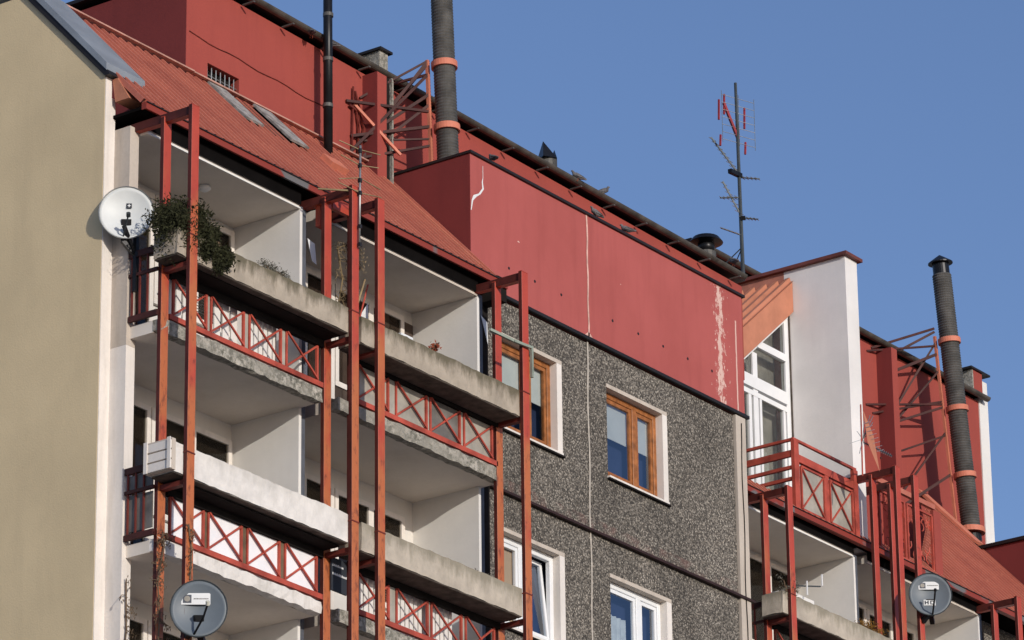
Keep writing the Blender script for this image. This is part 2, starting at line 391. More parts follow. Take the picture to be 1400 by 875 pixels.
# ---- pebble-dashed facade panels with holes for the windows
JZ = [24.42, 21.70, 18.98, 16.26, 13.54, 10.82, 8.10, 5.38, 2.66, 0]
WIN = [(7.94, 9.36), (10.44, 11.87)]
def facade(par, ox, oy, x0, seam, x1):
    for r in range(len(JZ)-1):
        zt, zb = JZ[r]-.035, JZ[r+1]+.0
        wz0, wz1 = zt-1.80, zt-.47
        for (a, b), (wa, wb) in (((x0, seam), WIN[0]), ((seam+.012, x1), WIN[1])):
            p = B()
            p.box(ox+a, ox+wa, oy, oy+.24, zb, zt); p.box(ox+wb, ox+b, oy, oy+.24, zb, zt)
            p.box(ox+wa, ox+wb, oy, oy+.24, wz1, zt); p.box(ox+wa, ox+wb, oy, oy+.24, zb, wz0)
            p.build('facade_panel', 'pebble', par)
facade(bld, 0, 0, 7.46, 9.99, 13.58)
facade(bld2, 15.76, 1.82, 7.46, 9.99, 12.6)
B().box(7.40, 13.85, .30, .9, 0, 24.3).build('inner_wall', 'interior', bld)
B().box(13.60, 13.85, -.035, 1.9, 0, 24.40).build('corner_strip', 'pier', bld)
B().box(13.58, 13.60, .03, .2, 0, 24.40).build('corner_joint', 'dark', bld)
# storey joints
for r in range(1, 6):
    B().bar((7.44, -.03, JZ[r]-.012), (13.92, -.03, JZ[r]-.012), .07, .035).build('joint_flashing', M['dark'] if r > 1 else flat('red_brown_flashing', (.035, .016, .014, 1), .6), bld)
s = B()
for i in range(26):
    za, zb = 16.3+8.1*i/26, 16.3+8.1*(i+1)/26
    xa, xb = 9.995+.012*math.sin(i*1.3), 9.995+.012*math.sin((i+1)*1.3)
    s.add([(xa-.016, -.008, za), (xa+.016, -.008, za), (xb+.016, -.008, zb), (xb-.016, -.008, zb)], [(0, 1, 2, 3)])
s.build('vertical_joint_caulk', 'caulk_grey', bld)

def window(par, wa, wb, z0, z1, mat, kind, yy=0):
    """casement window set 0.09 m back in the panel"""
    wd = grp('window', par); y0 = yy+.10; t = .075
    f = B(); f.cbox(wa+.004, wb-.10, y0, y0+.07, z1-t-.05, z1-.045); f.cbox(wa+.004, wb-.10, y0, y0+.07, z0+.02, z0+.02+t)
    f.cbox(wa+.004, wa+.004+t, y0-.003, y0+.068, z0+.02, z1-.05); f.cbox(wb-.10-t, wb-.10, y0-.003, y0+.068, z0+.02, z1-.05)
    f.build('frame', mat, wd)
    # pale reveal plastered round the opening: right cheek, head and sill
    B().box(wb-.10, wb+.015, yy-.012, yy+.20, z0-.01, z1-.02).build('reveal', 'white', wd)
    B().box(wa-.015, wb+.015, yy-.014, yy+.19, z1-.042, z1+.012).build('lintel', 'pier', wd)
    B().box(wa-.02, wb-.02, yy-.05, yy+.10, z0-.018, z0+.008).build('sill', 'white', wd)
    B().box(wa-.02, wb+.03, yy-.045, yy-.004, z0-.04, z0-.020).build('sill_drip', 'dark', wd)
    mid = wa+(wb-.1-wa)*(.60 if kind != 'tilt' else .45)
    B().cbox(mid-.05, mid+.05, y0-.006, y0+.066, z0+.09, z1-.12).build('mullion', mat, wd)
    sash = [(wa+.085, mid-.055), (mid+.055, wb-.10-t-.006)]
    for i, (a, b) in enumerate(sash):
        tilt = kind == 'tilt' and i == 1; sz0, sz1 = z0+.10, z1-.13
        fr = B(); w_ = .05
        def P(x, z, d):
            lean = (.13*(z-sz0)/(sz1-sz0)) if tilt else 0
            return (x, y0+.012+d+lean*0.9, z)
        for (xa, za, xb, zb) in ((a, sz0, b, sz0+w_), (a, sz1-w_, b, sz1), (a, sz0+w_, a+w_, sz1-w_), (b-w_, sz0+w_, b, sz1-w_)):
            q = [P(x, z, d) for d in (0, .045) for x, z in ((xa, za), (xb, za), (xb, zb), (xa, zb))]
            fr.add(q, [(0, 1, 2, 3), (7, 6, 5, 4), (0, 4, 5, 1), (1, 5, 6, 2), (2, 6, 7, 3), (3, 7, 4, 0)])
        fr.build('sash', mat, wd)
        g = B(); g.add([P(a+w_, sz0+w_, .02), P(b-w_, sz0+w_, .02), P(b-w_, sz1-w_, .02), P(a+w_, sz1-w_, .02)], [(0, 1, 2, 3)]); g.build('pane', 'glass', wd)
        if kind == 'blind':
            B().box(a, b, y0+.075, y0+.08, z1-.13-(z1-z0)*.40, z1-.10).build('roller_blind', 'blind', wd)
        if kind == 'tan' or (kind == 'tilt' and i == 0):
            B().box(a, b, y0+.075, y0+.08, z0+.1, z1-.10).build('roller_blind', 'tan_blind', wd)
        if kind == 'curtain':
            c = B(); n = 16; x0c, x1c = (a, a+(b-a)*.8) if i == 0 else (a, a+(b-a)*.3)
            vs = []
            for q in range(n+1):
                x = x0c+(x1c-x0c)*q/n; yv = y0+.10+.02*math.sin(q*1.9)
                vs += [(x, yv, z0+.05), (x, yv, z0+.05+(z1-z0)*(.62 if i == 0 else .75))]
            c.add(vs, [(2*q, 2*q+2, 2*q+3, 2*q+1) for q in range(n)]); c.build('curtain', 'curtain', wd)
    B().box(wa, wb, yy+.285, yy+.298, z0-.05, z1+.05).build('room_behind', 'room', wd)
for r in range(0, 8):
    zt = JZ[r]-.035; z0, z1 = zt-1.80, zt-.47
    mt = 'wood' if r == 0 else 'pvc'
    window(bld, *WIN[0], z0, z1, mt, 'blind' if r == 0 else 'tilt')
    window(bld, *WIN[1], z0, z1, mt, 'blind' if r == 0 else 'curtain')
    window(bld2, WIN[0][0]+15.76, WIN[0][1]+15.76, z0, z1, 'pvc', 'blind', 1.82)
    window(bld2, WIN[1][0]+15.76, WIN[1][1]+15.76, z0, z1, 'pvc', 'curtain', 1.82)

# ---- red attic block over the pebble panels
B().box(7.32, 13.85, -.03, 1.405, 24.46, 26.26).build('attic_block', 'red_block', bld)
c = B(); c.box(7.29, 13.90, -.065, .07, 26.262, 26.298); c.box(7.29, 7.42, .07, 1.5, 26.262, 26.298); c.build('attic_coping', 'black', bld)
B().box(7.34, 13.93, -.06, .0, 24.416, 24.461).build('attic_base_flashing', 'black', bld)
s = B()
for i in range(10):
    za, zb = 24.47+1.79*i/10, 24.47+1.79*(i+1)/10
    xa, xb = 10.0+.008*math.sin(i*1.7), 10.0+.008*math.sin((i+1)*1.7)
    s.add([(xa-.017, -.036, za), (xa+.017, -.036, za), (xb+.017, -.036, zb), (xb-.017, -.036, zb)], [(0, 1, 2, 3)])
s.add([(9.90, -.036, 24.47), (10.10, -.036, 24.47), (10.02, -.036, 24.53), (9.98, -.036, 24.53)], [(0, 1, 2, 3)])
s.build('attic_joint_caulk', 'caulk', bld)
for x in (8.17, 8.76, 9.37, 10.58, 11.20, 11.81, 12.42, 13.03):
    h = B(); h.tube([(x, -.033, 24.885), (x, -.028, 24.885)], .022, 8); h.build('vent_hole', 'black', bld)
# plaster crack, filled with white
pts = [(7.60, 26.17, .004), (7.60, 26.0, .005), (7.585, 25.93, .012), (7.60, 25.84, .018), (7.52, 25.74, .02), (7.42, 25.68, .035), (7.36, 25.60, .016), (7.33, 25.45, .008)]
s = B()
for (xa, za, wa), (xb, zb, wb) in zip(pts, pts[1:]):
    s.add([(xa-wa, -.034, za), (xa+wa, -.034, za), (xb+wb, -.034, zb), (xb-wb, -.034, zb)], [(0, 1, 2, 3)])
s.build('filled_crack', 'sticker', bld)

# ---- long red bulkhead with gutter
bw0, bw1 = (3.58, 26.15), (4.22, 26.62)
k = B(); k.box(3.15, 3.58, 1.40, 1.6, 26.0, 27.50); k.box(4.22, 16.1, 1.40, 1.6, 26.0, 27.50); k.box(3.58, 4.22, 1.40, 1.6, 26.62, 27.50)
k.build('bulkhead_front', 'red_wall', bld)
B().box(3.152, 16.1, 1.6, 9, 26.0, 27.495).build('bulkhead_body', 'red_wall', bld)
B().box(3.13, 3.139, 3.22, 3.30, 26.2, 27.7).build('bulkhead_corner_trim', 'fascia', bld)
g = B(); n = 24; prof = [(1.27+.062*math.cos(a), 27.60+.062*math.sin(a)) for a in [math.pi+math.pi*i/8 for i in range(9)]]+[(1.34, 27.60), (1.30, 27.59), (1.22, 27.59)]
g.prism(prof, 'x', 3.05, 15.98); g.build('gutter', 'gutter', bld, smooth=False)
B().box(3.05, 16.12, 1.35, 9.2, 27.58, 27.63).build('bulkhead_roof', 'black', bld)
for i in range(16):
    x = 3.4+i*.82; B().box(x, x+.03, 1.165, 1.36, 27.47, 27.49).build('gutter_bracket', 'flue', bld)
B().box(3.6, 4.2, 1.52, 1.55, 26.1, 26.6).build('bulkhead_window_glass', 'dark', bld)
bb = B()
for i in range(7): bb.tube([(3.62+i*.09, 1.44, 26.1), (3.62+i*.09, 1.44, 26.6)], .008, 5)
for i in range(3): bb.tube([(3.58, 1.445, 26.2+i*.14), (4.22, 1.445, 26.2+i*.14)], .008, 5)
bb.build('window_grille', 'metal', bld)
# pilaster and the vent stack behind the gutter
B().box(6.84, 7.04, 1.15, 1.398, 26.0, 27.46).build('pilaster', 'red_wall', bld)
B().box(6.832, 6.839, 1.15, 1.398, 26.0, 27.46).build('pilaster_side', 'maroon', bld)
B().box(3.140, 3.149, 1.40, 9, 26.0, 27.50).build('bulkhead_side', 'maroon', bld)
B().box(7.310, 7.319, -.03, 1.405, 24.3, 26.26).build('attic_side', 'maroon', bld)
B().box(7.125, 7.155, 1.12, 1.398, 26.0, 27.46).build('vent_shaft_base', 'slab', bld)
B().box(7.045, 7.118, 1.16, 1.398, 26.0, 27.46).build('vent_shaft_side', 'dark', bld)
vs = B(); vs.rough(7.16, 7.34, 1.36, 1.80, 27.64, 28.10, .06, .006); vs.build('vent_stack', 'slab', bld)
B().box(7.12, 7.39, 1.31, 1.86, 28.10, 28.135).build('vent_stack_cap', 'black', bld)

for o_ in [x for x in bld.children if x.name.startswith(('bulkhead_front', 'bulkhead_body', 'bulkhead_side', 'gutter', 'bulkhead_roof', 'gutter_bracket', 'pilaster', 'vent_shaft'))]:
    for v_ in o_.data.vertices:          # the bulkhead top runs down slightly towards its right end
        if v_.co.z > 27.3: v_.co.z += .21*(16-v_.co.x)/12.85
# ---- corrugated roofs
def roof_sheet(par, poly, y0, z0, mlt, sp=.165, name='roof_sheet'):
    """poly: list of (x, ylow, yhigh) stations; ribbed sheet between them"""
    RH = .065 if sp < .2 else .075; b = B(); x = poly[0][0]; X1 = poly[-1][0]
    def lim(x):
        for (xa, la, ha), (xb, lb, hb) in zip(poly, poly[1:]):
            if xa <= x <= xb+1e-6:
                t = (x-xa)/(xb-xa); return la+(lb-la)*t, ha+(hb-ha)*t
        return poly[-1][1:]
    nrm = Vector((0, -mlt, 1)).normalized(); cols = []
    while x < X1-.001:
        for dx, h in ((0, 0), (.008, RH), (.040+sp*.05, RH), (.048+sp*.05, 0)):
            if x+dx > X1: break
            lo, hi = lim(x+dx)
            cols.append([Vector((x+dx, y, z0+mlt*(y-y0)))+nrm*h for y in (lo, hi)])
        x += sp
    lo, hi = lim(X1); cols.append([Vector((X1, y, z0+mlt*(y-y0))) for y in (lo, hi)])
    vs = []; fs = []
    for c_ in cols: vs += c_
    fs = [(2*i, 2*i+2, 2*i+3, 2*i+1) for i in range(len(cols)-1)]
    b.add(vs, fs); return b.build(name, 'roof', par)
roof_sheet(bld, [(.12, -.46, 1.385), (6.92, -.46, 1.385), (7.318, -.46, 1.385)], -.45, 24.33, 1.05)
B().bar((.3, 1.34, 26.335), (3.2, 1.34, 26.335), .10, .02).build('ridge_cap', 'cap_pale', bld)
B().bar((3.2, 1.33, 26.325), (7.3, 1.33, 26.335), .08, .02).build('ridge_cap', 'cap_pale', bld)
B().bar((6.98, -.40, 24.46), (6.98, 1.36, 26.31), .03, .05).build('roof_seam', 'band', bld)
f_ = B(); f_.add([(7.0, -.42, 24.385), (7.318, -.42, 24.385), (7.318, 1.39, 26.31), (7.0, 1.39, 26.31)], [(0, 1, 2, 3)]); f_.build('roof_flashing', 'band' if 0 else 'roof', bld)
B().box(.15, 7.45, -.53, -.455, 24.235, 24.325).build('eave_gutter', 'gutter_red', bld)
B().box(.15, 7.45, -.545, -.53, 24.315, 24.328).build('gutter_lip', 'black', bld)
so_ = B(); so_.add([(.15, -.50, 24.23), (7.4, -.50, 24.23), (7.4, -.37, 24.215), (.15, -.37, 24.215)], [(0, 1, 2, 3)])
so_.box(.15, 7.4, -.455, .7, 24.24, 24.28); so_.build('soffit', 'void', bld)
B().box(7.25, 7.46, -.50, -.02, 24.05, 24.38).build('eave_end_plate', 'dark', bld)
for x in (1.03, 1.27): 
    s = B(); s.tube([(x, -.43, 24.37), (x, -.44, 24.395)], .025, 6); s.build('rivet', 'black', bld)

# hatch on the first roof: two metal flashings with a dark opening between
hz = lambda y: 24.33+1.05*(y+.45)
def slope_box(nm, mat, x0, x1, ya, yb, h0, h1, par):
    B().prism([(ya-h0*.7, hz(ya)+h0*.7), (yb-h0*.7, hz(yb)+h0*.7), (yb-h1*.7, hz(yb)+h1*.7), (ya-h1*.7, hz(ya)+h1*.7)], 'x', x0, x1).build(nm, mat, par)
ht = grp('roof_hatch', bld)
slope_box('hatch_lid', 'lid', 3.50, 3.86, .74, 1.38, .06, .09, ht); slope_box('hatch_shade_side', 'dark', 3.54, 3.78, .72, 1.38, .0, .058, ht)  # dark sides carry the shade below the lids in their colour
slope_box('hatch_lid', 'lid', 4.36, 4.72, .70, 1.34, .08, .11, ht); slope_box('hatch_shade_side', 'dark', 4.38, 4.68, .72, 1.32, .0, .078, ht)
slope_box('hatch_glass', 'flue_cap', 4.02, 4.40, .70, 1.36, .045, .05, ht)
B().prism([(.50, 25.36), (.66, 25.53), (.58, 25.61), (.42, 25.44)], 'x', 4.95, 5.3).build('roof_patch', 'band', bld)

# ================================================================== SECOND BUILDING, upper part
OX, OY = 15.76, 1.82
fz = 29.02
B().box(19.2, 19.55, 1.47, 2.60, 24.2, fz).build('fin_wall', 'fin', bld2)
B().box(19.2, 19.55, 2.60, 9.5, 24.2, fz+.0).build('fin_wall_rear', 'fascia_dull', bld2)
cpz = B(); cpz.box(19.13, 19.62, 1.40, 9.5, fz+.002, fz+.055); cpz.build('fin_coping', flat('red_brown_coping', (.16, .05, .04, 1), .6), bld2)
# end strip of the fin stands a little darker where the render cracks
B().box(19.185, 19.199, 2.52, 2.58, 24.2, 28.9).build('fin_joint', 'dark_concrete', bld2)
# dormer left of the fin, roof falling away to the left
DY = 2.58
def zl(x): return 28.38+.83*(x-19.2)
B().prism([(16.2, zl(16.2)-.06), (19.19, zl(19.19)-.06), (19.19, zl(19.19)+.44), (16.2, zl(16.2)+.44)], 'y', DY-.14, DY-.04).build('dormer_fascia', 'fascia', bld2)
dr = B(); y = DY-.16; cols = []
while y < 4.2:
    for dy, h in ((0, 0), (.05, 0), (.07, .07), (.14, .07), (.16, 0)):
        cols.append([(16.2, y+dy, zl(16.2)+.46+h), (19.19, y+dy, zl(19.19)+.46+h)])
    y += .22
vs = [p for c_ in cols for p in c_]; dr.add(vs, [(2*i, 2*i+2, 2*i+3, 2*i+1) for i in range(len(cols)-1)]); dr.build('dormer_roof_sheet', 'fascia', bld2)
dw = grp('dormer_window', bld2); xL = 16.4
f = B(); t = .10
def fr(x0, x1, za, zb, d=0): f.box(x0, x1, DY-.03+d, DY+.05+d, za, zb)
fr(19.07, 19.19, 24.35, zl(19.07)-.06)
f.prism([(xL, zl(xL)-.15), (19.19, zl(19.19)-.15), (19.19, zl(19.19)-.065), (xL, zl(xL)-.065)], 'y', DY-.035, DY+.045)
for x in (16.9, 18.13): fr(x, x+.13, 24.35, zl(x)-.14, .002)
f.box(xL, 19.07, DY-.05, DY+.04, 26.74, 26.94); f.box(xL, 19.07, DY-.034, DY+.04, 26.62, 26.70); f.box(xL, 19.07, DY-.05, DY+.04, 24.35, 24.5)
f.box(18.26, 19.07, DY-.045, DY+.04, 27.46, 27.58)
f.build('dormer_frame', 'pvc', dw)
ds = B()
for a, b in ((18.30, 18.36), (18.97, 19.03), (17.99, 18.07)): ds.box(a, b, DY-.028, DY+.03, 24.5, 26.62)
ds.build('door_sash', 'pvc', dw)
for a, b in ((17.03, 18.13), (18.26, 19.07)):
    B().prism([(a, 26.94), (b, 26.94), (b, zl(b)-.14), (a, zl(a)-.14)], 'y', DY, DY+.01).build('pane', 'glass_grey', dw)
    B().prism([(a, 24.5), (b, 24.5), (b, 26.62), (a, 26.62)], 'y', DY, DY+.01).build('pane', 'glass_grey', dw)
B().prism([(xL, 24.3), (19.19, 24.3), (19.19, zl(19.19)), (xL, zl(xL))], 'y', DY+.25, DY+.3).build('room_behind', flat('grey_room', (.42, .41, .38, 1), .9, var=.3, scale=2), dw)
cu = B()
for q in range(14):
    x = 18.35+.025*q; cu.add([(x, DY+.1+.02*(q % 2), 24.5), (x+.025, DY+.1+.02*((q+1) % 2), 24.5), (x+.025, DY+.1+.02*((q+1) % 2), 26.2-.03*q), (x, DY+.1+.02*(q % 2), 26.2-.03*q)], [(0, 1, 2, 3)])
cu.build('curtain', 'curtain', dw)
# terrace floor and low roof strip along the eave
B().box(15.76, 26.3, 1.95, 4.6, 24.10, 24.28).build('terrace_floor', 'slab', bld2)
roof_sheet(bld2, [(13.95, 1.36, 1.62), (21.3, 1.36, 1.62)], 1.37, 24.27, 1.0, name='eave_sheet')
roof_sheet(bld2, [(21.3, 1.36, 1.62), (24.5, 1.36, 3.35), (26.38, 1.36, 4.45)], 1.37, 24.27, 1.065, .22)
B().bar((26.34, 3.42, 26.60), (26.34, 4.50, 27.76), .26, .05).build('verge_cap', 'band', bld2)
B().bar((26.24, 3.44, 26.52), (26.24, 4.50, 27.66), .05, .10).build('verge_board', 'shade_red', bld2)  # dark strip painted as the shade under the cap
B().box(13.95, 26.2, 1.27, 1.355, 24.18, 24.27).build('eave_gutter', 'gutter_red', bld2)
B().box(13.95, 26.2, 1.255, 1.27, 24.262, 24.272).build('gutter_lip', 'black', bld2)
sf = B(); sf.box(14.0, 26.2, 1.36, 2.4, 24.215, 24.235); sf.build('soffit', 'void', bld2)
for i in range(8):
    x = 14.15+i*.36
    s = B(); s.box(x, x+.09, 1.37, 1.40, 24.30, 24.335); s.build('snow_guard', 'black', bld2)
for i in range(4):
    x = 22.2+i*.36
    s = B(); s.box(x, x+.06, 1.44, 1.47, 24.38, 24.41); s.build('snow_guard', 'black', bld2)
# red block beyond, and the tall bulkhead
B().box(26.4, 33, 1.80, 4.7, 24.3, 26.50).build('attic_block', 'red_wall', bld2)
B().box(26.34, 33, 1.72, 3.50, 26.502, 26.56).build('attic_coping', 'black', bld2)
WY = 4.65
B().box(19.6, 28.72, WY, 9, 24.3, 30.13).build('bulkhead_front', 'red_wall', bld2)
B().box(28.722, 29.02, WY-.02, 9, 24.3, 30.55).build('bulkhead_end_strip', 'white_clean', bld2)
g = B(); prof = [(WY-.12+.068*math.cos(a), 30.20+.068*math.sin(a)) for a in [math.pi+math.pi*i/8 for i in range(9)]]+[(WY-.04, 30.20), (WY-.17, 30.19)]
g.prism(prof, 'x', 19.6, 28.85); g.build('gutter', 'gutter', bld2)
B().box(19.6, 28.9, WY-.06, 9, 30.20, 30.25).build('bulkhead_roof', 'black', bld2)
B().box(25.32, 25.50, WY-.30, WY-.001, 24.3, 30.05).build('pilaster', 'red_wall', bld2)
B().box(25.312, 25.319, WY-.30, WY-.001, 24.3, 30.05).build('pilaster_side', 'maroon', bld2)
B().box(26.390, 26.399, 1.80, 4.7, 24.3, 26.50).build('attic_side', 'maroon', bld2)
B().box(28.42, 28.72, WY-.10, WY+.3, 30.2, 30.62).build('end_stack', 'red_wall', bld2)
B().box(28.38, 28.42, WY-.10, WY+.3, 30.2, 30.62).build('end_stack_face', 'slab', bld2)
B().box(28.3, 28.95, WY-.14, WY+.34, 30.622, 30.655).build('end_stack_cap', 'black', bld2)

# ---- terrace railings on the second building
def terrace_rail():
    r = grp('terrace_railing', bld2); y = 1.40
    def bx(nm, *a, mat='truss'): B().box(*a).build(nm, mat, r)
    bx('top_rail', 17.36, 19.14, y-.02, y+.02, 25.42, 25.46); bx('handrail', 17.42, 19.12, y-.025, y+.035, 25.10, 25.22)
    bx('corner_post', 17.36, 17.49, y-.03, y+.03, 24.28, 25.42); bx('corner_post', 19.04, 19.16, y-.03, y+.03, 24.28, 25.42)
    bx('middle_post', 18.22, 18.33, y-.02, y+.02, 24.28, 25.10); bx('bottom_rail', 17.49, 19.04, y-.02, y+.02, 24.30, 24.36)
    for a, b in ((17.56, 18.20), (18.36, 19.00)):
        bx('infill_panel', a+.02, b-.02, y+.004, y+.012, 24.39, 25.03, mat='panel_milk')
        c = B(); c.bar((a, y-.012, 24.37), (a, y-.012, 25.05), .03); c.bar((b, y-.012, 24.37), (b, y-.012, 25.05), .03); c.bar((a, y-.012, 24.37), (b, y-.012, 24.37), .03); c.bar((a, y-.012, 25.05), (b, y-.012, 25.05), .03)
        c.build('panel_frame', 'truss', r)
        c = B(); c.bar((a, y-.02, 25.05), (b, y-.02, 24.37), .022); c.build('diagonal_bar', 'truss', r)
        c = B(); c.bar((a, y-.008, 24.37), (b, y-.008, 25.05), .022); c.build('diagonal_bar', 'truss', r)
    for z, h in ((25.44, .04), (25.22, .10), (25.0, .05), (24.82, .05), (24.64, .05)):
        c = B(); c.box(17.37, 17.42, y+.03, 2.5, z-h/2, z+h/2); c.build('side_rail', 'truss', r)
terrace_rail()
def mesh_rail():
    r = grp('terrace_railing', bld2); y = 1.40
    B().box(19.75, 21.45, y-.03, y+.03, 25.42, 25.50).build('top_rail', 'roof', r)
    B().box(21.38, 21.60, y-.03, y+.03, 24.28, 25.40).build('corner_post', 'red_wall', r)
    B().box(19.75, 21.38, y-.02, y+.02, 24.32, 24.38).build('bottom_rail', 'truss', r)
    for a in (19.8, 20.62):
        b = a+.74; rnd = random.Random(5)
        c = B()
        for x in (a, b): c.bar((x, y, 24.38), (x, y, 25.30), .035)
        c.bar((a, y, 25.30), (b, y, 25.30), .03)
        c.build('panel_frame', 'truss', r)
        c = B()
        for i in range(26):
            x, z = a+rnd.random()*(b-a), 24.4+rnd.random()*.85; an = rnd.random()*6.3
            pts = [(x+.05*math.cos(an+q*.8)*(1+q*.25), y+.02, z+.05*math.sin(an+q*.8)*(1+q*.25)) for q in range(5)]
            c.tube(pts, .012, 4)
        c.build('wrought_scrollwork', 'truss', r)
mesh_rail()
B().box(20.2, 21.3, 1.9, 1.94, 24.3, 24.75).build('terrace_crate', 'white_clean', bld2)

# ================================================================== STEEL FRAMES and RAILINGS (parts of the buildings)
def steel_frame(par, ox, oy, x, top=24.16, inner_top=None, zb=0):
    fr_ = grp('steel_frame', par)
    for y, zt in ((-.70, inner_top or top-.05), (-1.13, top)):
        p = B(); p.cbox(ox+x-.066, ox+x+.07, oy+y-.025, oy+y+.025, zb, zt, .004); p.build('post', 'steel', fr_)
        B().box(ox+x-.072, ox+x-.0662, oy+y-.023, oy+y+.025, zb, zt-.002).build('shaded_side_plate', 'shade_red', fr_)  # dark plate that paints shade on the post's left face
        B().box(ox+x-.07, ox+x+.07, oy+y-.025, oy+y+.025, zt+.001, zt+.008).build('post_cap', 'steel', fr_)
        for zc in ZF[:3]:
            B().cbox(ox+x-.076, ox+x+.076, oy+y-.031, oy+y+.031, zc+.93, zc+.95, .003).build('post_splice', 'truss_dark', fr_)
    b = B(); b.box(ox+x-.041, ox+x+.045, oy-1.104, oy-.08, top-.11, top-.004); b.build('crossbar', 'steel', fr_)
    B().box(ox+x-.048, ox+x-.0412, oy-1.104, oy-.08, top-.11, top-.006).build('shaded_side_plate', 'shade_red', fr_)
    for zt in ZF:
        b = B(); b.box(ox+x-.04, ox+x+.04, oy-1.10, oy-.66, zt+.56, zt+.62); b.build('planter_bracket', 'truss_dark', fr_)
    return fr_
for x in (.32, 3.40, 3.92, 6.96): steel_frame(bld, 0, 0, x)
for x, tp in ((.32, 24.16), (3.41, 25.34), (3.94, 25.34), (6.94, 24.16)): steel_frame(bld2, OX, OY, x, tp)
c = B(); c.cbox(3.40, 3.56, -.60, -.52, 23.78, 24.06); c.build('cable_box', 'steel', bld)
ex = B(); ex.box(3.5, 3.86, -.72, -.66, 24.02, 24.14); ex.build('tie_bar', 'steel', bld)

def railing(par, ox, oy, z, bays, infill=None, side=True):
    y = oy-.70; r = grp('balcony_railing', par)
    x0, x1 = bays[0][0]-.08, bays[-1][1]+.10
    B().box(ox+x0, ox+x1, y-.025, y+.025, z+.02, z+.085).build('bottom_rail', 'truss', r)
    B().box(ox+x0, ox+x1, y-.035, y+.03, z+.545, z+.67).build('top_rail', 'dark', r)  # black colour holds the planter's shade on the rail
    B().box(ox+x0-.1, ox+x1-.0, y-.28, y-.0351, z+.632, z+.64).build('rail_shade_sheet', 'dark', r)  # added dark sheet for the shade under the planter
    for a, b in bays:
        a, b = ox+a, ox+b
        c = B()
        for x in (a, b): B().bar((x, y, z+.085), (x, y, z+.545), .03).build('panel_upright', 'truss', r)
        B().bar((a, y-.018, z+.545), (b, y-.018, z+.10), .022).build('diagonal_bar', 'truss', r)
        B().bar((a, y-.006, z+.10), (b, y-.006, z+.54), .022).build('diagonal_bar', 'truss', r)
        if infill: B().box(a+.018, b-.018, y+.012, y+.02, z+.09, z+.544).build('infill_panel', infill if isinstance(infill, str) else random.choice(infill), r)
    for (a, b), (a2, b2) in zip(bays, bays[1:]):
        B().box(ox+b+.02, ox+a2-.02, y+.0, y+.012, z+.086, z+.544).build('gap_board', 'panel_milk' if infill != 'panel_white' else 'twig', r)
    if side:
        xs = ox+x0-.22
        for zz, h in ((z+.05, .07), (z+.86, .08), (z+.60, .04)):
            c = B(); c.box(xs, xs+.04, oy-.70, oy-.26, zz-h/2, zz+h/2); c.build('side_rail', 'arm', r)
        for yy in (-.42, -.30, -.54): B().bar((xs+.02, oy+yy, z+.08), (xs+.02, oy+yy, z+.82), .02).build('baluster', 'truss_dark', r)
    return r
b1 = [(.50, 1.10), (1.19, 1.80), (1.91, 2.51), (2.62, 3.22)]; b2 = [(4.03, 4.64), (4.80, 5.43), (5.51, 6.13), (6.22, 6.82)]
r_ = railing(bld, 0, 0, ZF[0], b1); railing(bld, 0, 0, ZF[0], b2, ['panel_grey', 'panel_milk', 'panel_grey'], False)
railing(bld, 0, 0, ZF[1], b1, 'panel_white'); railing(bld, 0, 0, ZF[1], b2, None, False)
railing(bld, 0, 0, ZF[2], b1); railing(bld, 0, 0, ZF[2], b2, None, False)
for z, inf in ((ZF[0], None), (ZF[1], 'panel_white')):
    railing(bld2, OX, OY, z, b1, inf); railing(bld2, OX, OY, z, b2, None, False)
for zz in (ZF[1],):     # side screens beside the corner pier
    B().box(.235, .25, -.66, -.27, zz+.12, zz+.56).build('side_screen', 'panel_grey', bld)
    B().box(.235, .25, -.66, -.27, zz+.62, zz+.80).build('side_screen', 'panel_grey', bld)

# ================================================================== PLANTERS
def planter(x0, x1, z0, z1, oy, mat, label, ox=0):
    t = thing('concrete_planter', label, 'planter', (ox+(x0+x1)/2, oy-.9, z0), 'concrete planters hung outside the balcony railings')
    x0 += ox; x1 += ox; ya, yb = oy-1.095, oy-.735
    p = B(); p.rough(x0, x1, ya, ya+.05, z0, z1, .09, .005); p.rough(x0, x1, yb-.05, yb, z0, z1-.01, .3, .003)
    p.rough(x0, x1, ya+.055, yb-.055, z0+.004, z0+.06, .3, .003); p.box(x0, x0+.05, ya+.052, yb-.052, z0+.01, z1-.006); p.box(x1-.05, x1, ya+.052, yb-.052, z0+.01, z1-.006)
    p.build('trough', mat, t)
    B().box(x0+.01, x1-.01, ya+.012, yb-.004, z0-.016, z0-.008).build('shaded_underside', 'dark_concrete', t)  # dark sheet, the shade below the trough is in its colour
    B().box(x0+.051, x1-.051, ya+.056, yb-.056, z1-.10, z1-.06).build('soil', 'soil', t)
    return t
planter(.09, 3.35, 22.22, 22.55, 0, 'planter', 'mossy grey concrete planter with the evergreen, top left, behind the white dish')
planter(3.60, 6.89, 22.17, 22.52, 0, 'planter', 'stained grey concrete planter, upper one reaching the orange-framed windows')
planter(.10, 3.35, 19.52, 19.88, 0, 'planter_white', 'whitewashed concrete planter between the first two steel frames')
planter(3.60, 6.89, 19.49, 19.85, 0, 'planter_pale', 'pale bare concrete planter, lower one reaching the white tilted window')
planter(.12, 3.35, 22.20, 22.53, OY, 'planter_pale', 'blotched concrete planter on the set-back building, with ochre moss at its right end', OX)
planter(3.60, 6.89, 22.20, 22.53, OY, 'planter', 'concrete planter at the lower right corner, beyond the grey dish', OX)
